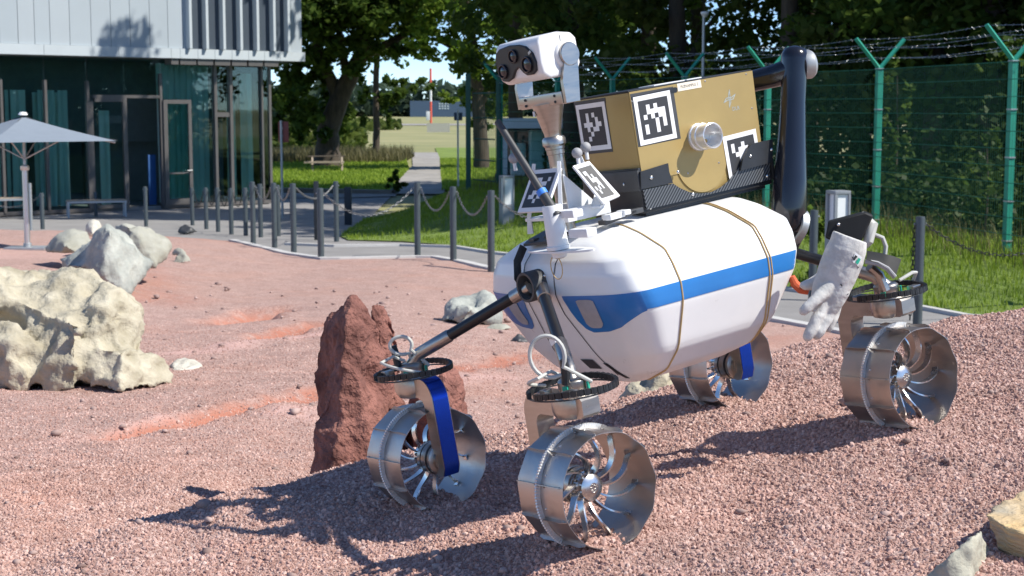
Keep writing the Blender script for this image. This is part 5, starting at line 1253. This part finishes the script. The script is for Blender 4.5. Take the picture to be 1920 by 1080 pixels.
# picnic bench under the tree
Pq=fl(612,322); qb=empty('picnic_bench',(Pq[0],Pq[1],th(*Pq)),label='wooden picnic bench on the lawn in front of the leaning tree',cat='bench'); qb.rotation_euler=(0,0,.12)
for k in range(3): MB().box((0,-.12+.15*k,.74),(1.75,.13,.045)).build('table_board',MT['woodd'],qb,smooth=0)
for y in (-.72,.72): 
    for k in range(2): MB().box((-.1,y+.14*k-.07,.46),(1.9,.12,.045)).build('seat_board',MT['wood'],qb,smooth=0)
for x in (-.7,.7):
    MB().prism([Vector((x,-.85,0)),Vector((x,-.72,0)),Vector((x,-.15,.71)),Vector((x,-.27,.71))],(.09,0,0)).prism([Vector((x,.85,0)),Vector((x,.72,0)),Vector((x,.15,.71)),Vector((x,.27,.71))],(.09,0,0)).build('leg',MT['wood'],qb,smooth=0)
    MB().box((x-.05,0,.41),(.05,1.6,.10)).build('cross_bar',MT['wood'],qb,smooth=0)
# far things on the airfield
def far(px,py,Y): P=at(px,py,Y); return P
Bm=at(808,233,285); zg=th(Bm.x,Bm.y); Hm=at(808,128,285).z-zg
ms=empty('airfield_mast',(Bm.x,Bm.y,zg),label='red and white banded mast standing far off on the airfield',cat='mast')
cutm=[(0,.11,'red'),(.11,.18,'mwhite'),(.18,.43,'red'),(.43,.72,'mwhite'),(.72,1,'red')]
for a,b,mt in ((0,.42,'red'),(.42,.75,'mwhite'),(.75,1,'red')): MB().tube([(0,0,Hm*a),(0,0,Hm*b)],.20,8).build('mast_band',MT[mt],ms)
MB().box((-.5,0,1.8),(.7,.3,1.6),bev=.03).build('control_box',MT['mwhite'],ms)
Hh=at(830,192,620); hg=empty('hangar',(Hh.x,Hh.y,th(Hh.x,Hh.y)),label='long low blue grey hangar across the airfield',cat='building'); hw=26
hh=at(830,189,620).z-hg.location.z
MB().box((0,10,hh/2),(hw,20,hh)).build('wall',MT['hangar'],hg,smooth=0)
for r_ in range(3):
    for k in range(4): MB().box((-1.2+k*1.1,-.05,hh*.52+r_*.95),(.7,.1,.55)).build('window',MT['boothr'],hg,smooth=0)
bb=at(822,240,205); zb_=th(bb.x,bb.y); o=empty('notice_board',(bb.x,bb.y,zb_),label='wide beige board standing in the far meadow',cat='board'); hb=at(822,231,205).z-zb_
MB().box((0,0,hb-.6),(3.0,.12,1.2)).build('panel',MT['board'],o,smooth=0)
for x in (-1.2,1.2): MB().box((x,.12,hb/2-.3),(.12,.1,hb-.6)).build('leg',MT['woodd'],o,smooth=0)
rdst=[]
sheet('airfield_road',[fl(540,235.5,-.9),fl(1000,235.5,-.9),fl(1000,232.5,-.9),fl(540,232.5,-.9)],40,MT['path'],lift=.03,edge=20)
# glazed booth behind the mesh fence
Pk=at(1012,330,41); zk=th(Pk.x,Pk.y); kb=empty('glazed_booth',(Pk.x,Pk.y,zk),label='flat roofed glazed booth behind the mesh fence left of the mast',cat='booth'); kb.rotation_euler=(0,0,.06)
kt=at(1012,222,41).z-zk; kh=kt-(at(1012,241,41).z-zk); kw=2.0
MB().box((0,.8,kt-kh/2),(kw,1.7,kh),bev=.02).build('roof_band',MT['boothr'],kb,smooth=0)
for x in (-kw/2+.08,kw/2-.08): 
    for y in (.06,1.55): MB().box((x,y,(kt-kh)/2),(.12,.10,kt-kh)).build('post',MT['boothr'],kb,smooth=0)
MB().box((0,.07,(kt-kh)/2+.1),(kw-.3,.02,kt-kh-.3)).build('glass_pane',MT['glass'],kb,smooth=0)
MB().box((0,1.5,(kt-kh)/2),(kw-.3,.04,kt-kh)).build('back_panel',MT['dark'],kb,smooth=0)
for k in range(3): MB().box((-.5+.5*k,1.2,.45+.2*k),(.42,.3,.9+.3*k),bev=.08).build('display_case',MT['boothr'],kb,smooth=0)
# tall lamp behind the fence
Pl=at(1318,150,33); zl_=th(Pl.x,Pl.y); lo=empty('street_lamp',(Pl.x,Pl.y,zl_),label='pale street lamp with a round head rising above the fence among the trees',cat='street lamp'); hl=at(1320,30,33).z-zl_
MB().tube([(0,0,0),(0,0,hl)],[.045,.03],10).build('pole',MT['zinc'],lo); MB().lathe([(.0001,.10),(.085,.085),(.09,.05),(.055,0),(.03,-.03)],(.02,0,hl),n=16).build('lamp_head',MT['mwhite'],lo)
# ================================================================== GREEN MESH FENCE
FP=[(8.1,10.6),(7.2,15.4)]+[]
def fpost(px,Y): P=at(px,YH,Y); return (P.x,P.y)
FPX=[(1897,19.5),(1647,23.3),(1439,26.3),(1283,29.0),(1148,31.6),(1045,33.8),(938,36.2)]
FP=[(7.6,15.6)]+[fpost(*q) for q in FPX]
GH=2.45
fence=empty('security_fence',(FP[1][0],FP[1][1],0),label='tall green wire mesh security fence with Y topped posts and barbed wire',cat='fence')
fo=Vector((FP[1][0],FP[1][1],0))
P0=None
def fz(x,y): return th(x,y)
for i,(x,y) in enumerate(FP):
    a=FP[min(i+1,len(FP)-1)];b=FP[max(i-1,0)]; d=Vector((a[0]-b[0],a[1]-b[1],0)).normalized(); nn=Vector((-d.y,d.x,0))
    z=.28; base=Vector((x,y,z-.4))-fo; tp=Vector((x,y,2.72))-fo
    ps=MB().box((base+tp)/2,(.085,.085,tp.z-base.z),Matrix.Rotation(math.atan2(d.y,d.x),3,'Z')).build('post',MT['fence'],fence,smooth=0)
    for s_ in (1,-1):
        e=tp+nn*(.40*s_)+Z_*.42+d*.0
        MB().tube([tp-Z_*.02,e],.034,4).build('arm',MT['fence'],ps,smooth=0)
    cl=MB()
    for zz in (.45,.95,1.5,2.1,2.68): cl.box(Vector((x,y,zz if zz<2.68 else 2.70))-fo,(.11,.09,.018),Matrix.Rotation(math.atan2(d.y,d.x),3,'Z'))
    cl.build('clamp',MT['zinc'],ps,smooth=0)
for (xa,ya),(xb,yb) in zip(FP[:-1],FP[1:]):
    A=Vector((xa,ya,0))-fo;B=Vector((xb,yb,0))-fo; d=(B-A); Lh=d.length; d.normalize(); nn=Vector((-d.y,d.x,0)); mb=MB(); off=nn*.05
    n_=int(Lh/.05)
    def wire(p,q,r):
        mb.tube([p,q],r,3,caps=False)
    for k in range(1,n_): wire(A+d*(Lh*k/n_)+off+Z_*.30,A+d*(Lh*k/n_)+off+Z_*2.70,.0021)
    for k in range(12):
        z=.32+k*.2154
        wire(A+off*1.15+Z_*z,B+off*.85+Z_*z,.0030)
    mb.build('mesh_panel',MT['wire'],fence,smooth=0)['kind']='stuff'
    hb_=MB()
    for k in range(12):
        z=.32+k*.2154; hb_.tube([A+off*1.2+Z_*z,B+off*1.2+Z_*z],.0042,4,caps=False)
    hb_.build('mesh_bars',MT['wire_lit'],fence,smooth=0)['kind']='stuff'  # lighter copy of the wire green, bars coloured as if lit
    bw=MB()
    for s_ in (1,-1):
        for f in (.35,.7,.98):
            p=A+nn*(.40*s_*f)+Z_*(2.72+.42*f); q=B+nn*(.40*s_*f)+Z_*(2.72+.42*f); m_=int(Lh/.16); pts=[p.lerp(q,k/m_)-Z_*.05*math.sin(math.pi*k/m_) for k in range(m_+1)]
            bw.tube(pts,.0026,3,caps=False)
            for c in pts[1:-1]: 
                r1=Vector((random.uniform(-1,1),random.uniform(-1,1),random.uniform(-1,1))).normalized()*.022; bw.tube([c-r1,c+r1],.0018,3,caps=False)
    bw.build('barbed_wire',MT['zinc'],fence,smooth=0)
# gate frame at the end of the fence
Pg=[fpost(938,36.2),fpost(881,37.4)]
gt=empty('mesh_gate',(Pg[1][0],Pg[1][1],0),label='green mesh gate, its paint darkened as shade, between two thick posts at the far end of the fence',cat='gate'); go_=Vector((Pg[1][0],Pg[1][1],0))
for (x,y),hh_ in ((Pg[0],2.9),(Pg[1],2.95)): MB().box(Vector((x-.04,y,hh_/2+.05))-go_,(.12,.12,hh_-.1),bev=.01).build('gate_post',MT['wire'],gt,smooth=0)  # gate takes the darker wire green to imitate the shade on it
A=Vector((Pg[1][0]+.08,Pg[1][1],0))-go_;B=Vector((Pg[0][0]-.12,Pg[0][1],0))-go_; mb=MB(); d=B-A
for k in range(12): mb.tube([A+d*k/11+Z_*.4,A+d*k/11+Z_*2.5],.006,4,caps=False)
for z in (.42,.9,1.4,1.9,2.48): mb.tube([A+Z_*z,B+Z_*z],.016,4)
mb.build('gate_leaf',MT['wire'],gt,smooth=0)
for s_ in (1,-1): MB().tube([Vector((Pg[0][0],Pg[0][1],2.8))-go_,Vector((Pg[0][0]+.4*s_,Pg[0][1],3.2))-go_],.03,4).build('gate_arm',MT['wire'],gt,smooth=0)
# ================================================================== TREES
def leaves(C,size,seed,elong=1.35,flat=.5):
    r=np.random.default_rng(seed); n=len(C); n_=r.normal(size=(n,3)); n_[:,2]=np.abs(n_[:,2])+flat; n_/=np.linalg.norm(n_,axis=1)[:,None]
    a=r.normal(size=(n,3)); a-=n_*(a*n_).sum(1)[:,None]; a/=np.linalg.norm(a,axis=1)[:,None]; b=np.cross(n_,a); s=(size*r.uniform(.6,1.3,n))[:,None]
    dr=n_*s*.25
    V=np.stack([C-a*s*elong*.5,C+b*s*.5-dr*.4,C+a*s*elong*.5-dr,C-b*s*.5-dr*.4],1).reshape(-1,3)
    i=np.arange(n)*4; T=np.concatenate([np.stack([i,i+1,i+2],1),np.stack([i,i+2,i+3],1)]); return V,T
def crown_pts(lobes,n,seed,shell=.55):
    r=np.random.default_rng(seed); w=np.array([l[1][0]*l[1][1]*l[1][2] for l in lobes])**.66; w/=w.sum(); out=[]
    for (c,s),k in zip(lobes,(w*n).astype(int)):
        # clumps inside the lobe
        m=max(3,k//55); d=r.normal(size=(m,3)); d/=np.linalg.norm(d,axis=1)[:,None]; rad=r.uniform(shell,1.05,m)[:,None]; cc=np.array(c)+d*rad*np.array(s)
        p=cc[r.integers(0,m,k)]+r.normal(size=(k,3))*np.array(s)*.13; out.append(p)
    return np.concatenate(out)
def trunk_mesh(base,segs): 
    mb=MB()
    for path,rad in segs: 
        pts=[];rr=[]
        for i in range(len(path)-1):
            for q in range(4):
                f=q/4; p=Vector(path[i]).lerp(Vector(path[i+1]),f); pts.append(p+Vector((random.uniform(-1,1),random.uniform(-1,1),0))*rad[i]*.12); rr.append(rad[i]*(1-f)+rad[i+1]*f)
        pts.append(Vector(path[-1])); rr.append(rad[-1]); mb.tube(pts,rr,10)
    return mb
def tree(name,loc,segs,lobes,n,size,leafmat,label,seed,group=None,shell=.55):
    o=empty(name,loc,label=label,cat='tree',group=group)
    trunk_mesh(None,segs).build('trunk',MT['bark'],o,smooth=60)
    V_,T_=leaves(crown_pts(lobes,n,seed,shell),size,seed); m_=fast_mesh('crown',V_,T_); c=link_mesh('crown',m_,leafmat,o); return o
# leaning old tree by the picnic bench
bt=fl(613,313); bz=th(*bt); kx=bt[1]/F
def rel(px,py,dy=0): P=at(px,py,bt[1]+dy); return (P.x-bt[0],P.y-bt[1],P.z-bz)
def lob(px,py,dy,rx,ry,rd): return (rel(px,py,dy),(rx*kx,rd,ry*kx))
tree('leaning_tree',(bt[0],bt[1],bz),[([rel(613,322),rel(612,280),rel(616,240),rel(634,190),rel(652,150),rel(672,112),rel(690,70),rel(700,10),rel(705,-60)],[.85,.62,.55,.5,.46,.4,.33,.26,.12]),
 ([rel(634,190),rel(620,150),rel(600,100),rel(585,40),rel(575,-30)],[.34,.3,.24,.17,.08]),([rel(672,112),rel(720,85),rel(770,60),rel(820,45)],[.26,.2,.14,.07]),([rel(652,150),rel(640,90),rel(630,20),rel(625,-60)],[.24,.2,.15,.08]),([rel(690,70),rel(740,10),rel(790,-40)],[.2,.15,.08])],
 [lob(560,90,-1,62,66,3.),lob(545,175,-2.,44,44,1.8),lob(575,235,-1.5,40,36,1.6),lob(640,50,0,80,56,4.),lob(700,20,-1,80,58,4.),lob(620,-30,0,120,60,5),lob(760,-20,-1,90,60,4.),lob(605,160,2,50,40,2.),lob(660,235,3,36,40,1.5),lob(740,70,-1,55,38,2.6),lob(530,120,1,40,80,2.5),lob(590,15,-2,70,50,3),lob(650,110,-2,60,35,2),lob(545,30,-2,55,55,2.5),lob(545,215,2,40,50,2.),lob(600,215,4,60,50,2.)],
 14500,.30,MT['leaf1'],'old dark tree with a thick trunk leaning right behind the picnic bench',11)
# slender ivy covered tree to the right of it
st_=fl(706,300); sz=th(*st_)
def rel2(px,py,dy=0): P=at(px,py,st_[1]+dy); return (P.x-st_[0],P.y-st_[1],P.z-sz)
k2=st_[1]/F
tree('slender_tree',(st_[0],st_[1],sz),[([rel2(706,305),rel2(706,240),rel2(705,170),rel2(707,100),rel2(712,20),rel2(715,-60)],[.22,.2,.18,.16,.13,.08])],
 [(rel2(715,210),(16*k2,.5,60*k2)),(rel2(735,180),(26*k2,1.,34*k2)),(rel2(690,160),(26*k2,1.,40*k2)),(rel2(752,160),(30*k2,1.2,24*k2)),(rel2(785,165),(28*k2,1.2,22*k2)),(rel2(725,60),(60*k2,2.,60*k2)),(rel2(715,-20),(80*k2,3,50*k2)),(rel2(690,230),(15*k2,.6,20*k2))],
 3600,.25,MT['leaf1'],'slender tree with an ivy covered trunk beside the footpath',13)
# maple right of the sky gap, sunlight put into its leaf colour
mt_=fl(903,318); mz=th(*mt_); k3=mt_[1]/F
def rel3(px,py,dy=0): P=at(px,py,mt_[1]+dy); return (P.x-mt_[0],P.y-mt_[1],P.z-mz)
tree('maple_tree',(mt_[0],mt_[1],mz),[([rel3(903,330),rel3(902,270),rel3(898,200),rel3(890,120),rel3(880,30),rel3(870,-60)],[.42,.36,.32,.26,.2,.1]),([rel3(898,200),rel3(925,150),rel3(960,90)],[.2,.15,.07]),([rel3(890,120),rel3(850,90),rel3(810,70)],[.16,.12,.06])],
 [(rel3(840,30,-1),(70*k3,2.4,44*k3)),(rel3(900,60,-1.5),(64*k3,2.2,48*k3)),(rel3(885,-20),(110*k3,4,60*k3)),(rel3(800,75,-1),(44*k3,1.8,26*k3)),(rel3(830,95,-1),(44*k3,1.8,24*k3)),(rel3(880,120,-1),(44*k3,1.7,30*k3)),(rel3(940,110),(50*k3,2,50*k3)),(rel3(930,180,1),(44*k3,2,34*k3)),(rel3(885,190,2),(36*k3,1.5,34*k3)),(rel3(915,215,1.5),(40*k3,1.5,28*k3)),(rel3(840,185,3),(34*k3,1.4,16*k3)),(rel3(960,40),(60*k3,2.4,60*k3)),(rel3(780,20),(60*k3,2.2,40*k3))],
 9500,.22,MT['leaf_lit'],'green maple with leaf colour lightened as if sunlit, between the sky gap and the camera mast',17)
# wood behind the security fence
def forest_proto(seed,leafmat,H=13):
    r=random.Random(seed); lb=[((r.uniform(-1.9,1.9),r.uniform(-1.9,1.9),r.uniform(.16,1.0)*H),(r.uniform(1.2,2.1),r.uniform(1.2,2.1),r.uniform(.9,1.7))) for _ in range(15)]
    segs=[([(0,0,-.3),(0.1,0,H*.3),(-.1,.1,H*.6),(.1,0,H*.9)],[.24,.2,.15,.06])]
    for l in lb[:6]: segs.append(([(0,0,l[0][2]*.6),(l[0][0]*.5,l[0][1]*.5,l[0][2]*.85),l[0]],[.10,.07,.03]))
    return segs,lb,leafmat
FT=[('tall dark tree behind the fence',MT['leaf1']),('olive green tree behind the fence',MT['leaf3']),('brighter green tree behind the fence',MT['leaf2'])]
protos_t=[]
for k in range(4):
    segs,lb,_=forest_proto(50+k,None); mm=FT[(0,1,0,2)[k]][1]
    V_,T_=leaves(crown_pts(lb,11500,60+k,.35),.17,60+k); cm=fast_mesh('crown',V_,T_); cm.materials.append(mm); tm=trunk_mesh(None,segs).mesh('trunk',60); tm.materials.append(MT['bark']); protos_t.append((cm,tm))
spots=[(1.6,41,0,1.),(4.2,39,1,1.05),(4.4,50,2,1.2),(6.3,36,0,1.),(7.6,40,2,1.1),(8.8,33,1,.95),(10.2,36,0,1.1),(7.9,29,2,.9),(10.2,28,0,1.),(8.7,28.6,1,.9),(12,31,3,1.1),(12.6,29,2,1.),(11.2,31,0,1.),(.1,50,2,1.1),(6.5,54,0,1.3),(10.0,30.5,0,.9),(13.5,40,0,1.4),(2.2,53,0,1.3),(9.5,50,2,1.4),(11.6,52,0,1.4),(12.6,56,0,1.5)]
desc=['above the left end of the gold box','left of the street lamp','far back behind the street lamp','behind the post right of the gold box','deep in the wood behind the robot arm','close behind the robot arm','deep in the wood right of the robot arm','right of the robot arm near the fence','behind the middle Y post','behind the fence between the two right Y posts','deep in the wood between the right posts','far back between the right posts','mid depth left of the right edge','beside the maple, far back','in the middle of the wood, far back','close behind the rightmost post','in the deepest part of the wood','far back left part of the wood','far back centre of the wood','far back right of the robot arm','rearmost one between the two right posts']
for (x,y,k,s_),ds in zip(spots,desc):
    cm,tm=protos_t[k]; o=empty('forest_tree',(x,y,.25),label=f'{FT[(0,1,0,2)[k]][0].replace(" behind the fence","")} {ds}',cat='tree',group='trees of the wood behind the fence'); o.rotation_euler=(0,0,random.uniform(0,6.28)); o.scale=(s_,s_,s_*random.uniform(.95,1.1)) if x!=1.6 else (1.05,1.05,1.28)
    link_mesh('crown',cm,None,o); link_mesh('trunk',tm,None,o)
# dense undergrowth behind the fence: nobody could count it; the wood's shade is put into its leaf colour
r=np.random.default_rng(5); pts=[]
for (xa,ya),(xb,yb) in zip([(9.6,12)]+FP[:-1],FP):
    L_=math.hypot(xb-xa,yb-ya); n_=int(L_*2100); t_=r.uniform(0,1,n_); d=np.array([xb-xa,yb-ya])/L_; nn=np.array([-d[1],d[0]]); nn=nn if nn[0]>0 else -nn
    dd_=r.uniform(.5,7,n_)**1.0; hh_=r.uniform(0,1,n_)**1.6*(1.1+dd_*.42)
    P=np.array([xa,ya])+t_[:,None]*np.array([xb-xa,yb-ya])+dd_[:,None]*nn; pts.append(np.column_stack([P,.28+hh_*np.interp(dd_,[0,2,7],[.5,.8,1.2])]))
V_,T_=leaves(np.concatenate(pts),.10,77); Pu=np.concatenate(pts); nu=np.array([noise.noise(Vector((a*.9,b*.9,c*1.1))) for a,b,c in Pu]); V_,T_=leaves(Pu[nu>-.12],.10,77); W_=[]
for (xa,ya),(xb,yb) in zip(FP[:-1],FP[1:]):
    L_=math.hypot(xb-xa,yb-ya); n_=int(L_*1500); t_=r.uniform(0,1,n_); d=np.array([xb-xa,yb-ya])/L_; nn=np.array([-d[1],d[0]]); nn=nn if nn[0]>0 else -nn; P=np.array([xa,ya])+t_[:,None]*np.array([xb-xa,yb-ya])+r.uniform(8,13,n_)[:,None]*nn; W_.append(np.column_stack([P,.28+r.uniform(0,1,n_)**1.2*5.2]))
V2_,T2_=leaves(np.concatenate(W_),.17,79); T_=np.concatenate([T_,T2_+len(V_)]); V_=np.concatenate([V_,V2_]); ug=link_mesh('undergrowth',fast_mesh('undergrowth',V_,T_),MT['leaf_shaded']); tag(ug,'dense undergrowth with shade-darkened leaf colour filling the wood behind the mesh fence','undergrowth',kind='stuff')
def shrub(px,py,Y,r_,n_,mt,label,size=.08,seed=1,hh_=None):
    P=at(px,py,Y); z=th(P.x,P.y); o=empty('shrub',(P.x,P.y,z),label=label,cat='shrub'); H_=hh_ or r_*1.6
    lb=[((random.uniform(-.5,.5)*r_,random.uniform(-.4,.4)*r_,H_*q),(r_*.55,r_*.55,H_*.25)) for q in (.2,.4,.55,.7,.85)]
    V_,T_=leaves(crown_pts(lb,n_,seed),size,seed); link_mesh('foliage',fast_mesh('foliage',V_,T_),mt,o); MB().tube([(0,0,0),(.03,0,H_*.5),(0,.03,H_*.9)],[.02,.015,.006],6).build('stem',MT['bark'],o)
shrub(1548,450,18.6,.34,900,MT['leaf2'],'yellow green leafy shrub beside the path light behind the arm',.075,3,1.05)
shrub(1680,250,25.5,.6,420,MT['leaf1'],'sunlit bush behind the fence right of the arm, at the middle Y post',.09,4,2.6)
shrub(1850,330,21.5,.35,180,MT['leaf1'],'thin sunlit bush behind the fence near the right post',.08,6,1.4)
shrub(746,355,55,.5,500,MT['leaf1'],'small weed clump at the kerb where the footpath starts',.12,8,.8)
# hedges and far tree line
def mass(name,boxes,n_,size,mt,label,cat,seed,kind='stuff'):
    r=np.random.default_rng(seed); P=[]
    for (x0_,x1_,y0_,y1_,z0_,z1_),w in boxes:
        k=int(n_*w); x=r.uniform(x0_,x1_,k); y=r.uniform(y0_,y1_,k); top_=z0_+(z1_-z0_)*(.65+.35*np.sin(x*.9+np.sin(x*2.3)*2)); P.append(np.column_stack([x,y,z0_+(top_-z0_)*r.uniform(0,1,k)**.7]))
    V_,T_=leaves(np.concatenate(P),size,seed); o=link_mesh(name,fast_mesh(name,V_,T_),mt); return tag(o,label,cat,kind=kind)
a=at(520,260,118);b=at(690,260,118)
mass('scrub',[((a.x-6,b.x,108,122,-.9,1.6),1.)],2600,.5,MT['leaf3'],'tall wild scrub at the edge of the meadow behind the leaning tree','scrub',21)
mass('far_woodland',[((-160,160,640,700,-1,14),.6),((-420,-100,560,640,-1,15),.3),((60,400,560,640,-1,15),.3)],9000,4.2,leaf_mat('far_leaf',(.045,.075,.045),(.075,.105,.07)),'far off belt of trees beyond the airfield','woodland',22)
a=at(640,232,230);b=at(800,232,230)
mass('hedge',[((a.x-30,b.x-4,226,233,-.9,.6),1.)],1300,.8,MT['leaf3'],'low hedge along the airfield road','hedge',23)
# ================================================================== GRASS
def blades(P,h,w,seed,lean=.35):
    r=np.random.default_rng(seed); n=len(P); an=r.uniform(0,6.283,n); d=np.column_stack([np.cos(an),np.sin(an),np.zeros(n)]); s=np.column_stack([-np.sin(an),np.cos(an),np.zeros(n)])
    hh_=(h*r.uniform(.5,1.25,n))[:,None]; up=np.array([0,0,1.]); le=(r.uniform(0,lean,n))[:,None]
    m_=P+up*hh_*.55+d*hh_*le*.35; t_=P+up*hh_*(1-.25*le)+d*hh_*le; ww=(w*r.uniform(.7,1.3,n))[:,None]
    V_=np.stack([P-s*ww,P+s*ww,m_+s*ww*.7,m_-s*ww*.7,t_],1).reshape(-1,3); i=np.arange(n)*5
    T_=np.concatenate([np.stack([i,i+1,i+2],1),np.stack([i,i+2,i+3],1),np.stack([i+3,i+2,i+4],1)]); return V_,T_
r=np.random.default_rng(9)
def region(poly,n_,box,fn=None,inset=.03):
    A=np.array(poly); x=r.uniform(box[0],box[1],n_); y=r.uniform(box[2],box[3],n_); s=sdf(A,x,y); k=s>inset; x,y,s=x[k],y[k],s[k]; return np.column_stack([x,y,terrain(x,y)]),s
FPa=np.array(FP)
def fdist(x,y):
    d=np.full(x.shape,1e9)
    for a,b in zip(FPa[:-1],FPa[1:]):
        e=b-a; t_=np.clip(((x-a[0])*e[0]+(y-a[1])*e[1])/(e@e),0,1); d=np.minimum(d,np.hypot(x-a[0]-t_*e[0],y-a[1]-t_*e[1]))
    return d
P,s=region(BANK,190000,(-4,9.5,12.5,41)); keep=(P[:,0]<P[:,1]*.40+.6)&(r.uniform(0,1,len(P))<np.interp(P[:,1],[14,25,40],[1,.7,.4])); P=P[keep]
fx=np.interp(P[:,1],FPa[::-1][::-1][:,1],FPa[:,0]); P=P[P[:,0]<fx+1.2]
hgt=.085+.09*np.exp(-(fdist(P[:,0],P[:,1])/.9)**2)+.05*np.array([noise.noise(Vector((a*1.3,b*1.3,0))) for a,b,_ in P])
V_,T_=blades(P,hgt,.0065,31,.6); gb_=link_mesh('grass',fast_mesh('grass',V_,T_),MT['grass']); tag(gb_,'lush green grass growing on the bank before the fence','grass',kind='stuff')
P,s=region(BANK,26000,(-4,9.5,12.5,41)); fx=np.interp(P[:,1],FPa[:,1],FPa[:,0]); fd=fdist(P[:,0],P[:,1]); P=P[(fd<.75)&(r.uniform(0,1,len(P))<.8)]
V_,T_=blades(P,.42,.006,33,.6); dg_=link_mesh('dry_grass',fast_mesh('dry_grass',V_,T_),MT['dry']); tag(dg_,'tall dry grass stalks along the foot of the fence','grass',kind='stuff')
for nm,poly,bx_ in (('a',lawnP,(-20,0,52,92)),('b',lawnR,(-5,8,52,92))):
    P,s=region(poly,60000,bx_); V_,T_=blades(P,.16,.03,35,.5); q=link_mesh('lawn_grass',fast_mesh('lawn_grass',V_,T_),MT['grass']); tag(q,'mown grass of the lawn around the picnic bench' if nm=='a' else 'mown grass beside the footpath near the gate','grass',kind='stuff')
a=fl(612,312); x=r.uniform(a[0]-5,a[0]+3.6,6000); y=r.uniform(a[1]+4,a[1]+16,6000); P=np.column_stack([x,y,terrain(x,y)]); V_,T_=blades(P,.8,.022,37,.7); q=link_mesh('tall_grass',fast_mesh('tall_grass',V_,T_),MT['dry']); tag(q,'tall dry grass around the foot of the leaning tree','grass',kind='stuff')
print('OBJECTS',len(bpy.data.objects),'TRIS',sum(len(m.polygons) for m in bpy.data.meshes))
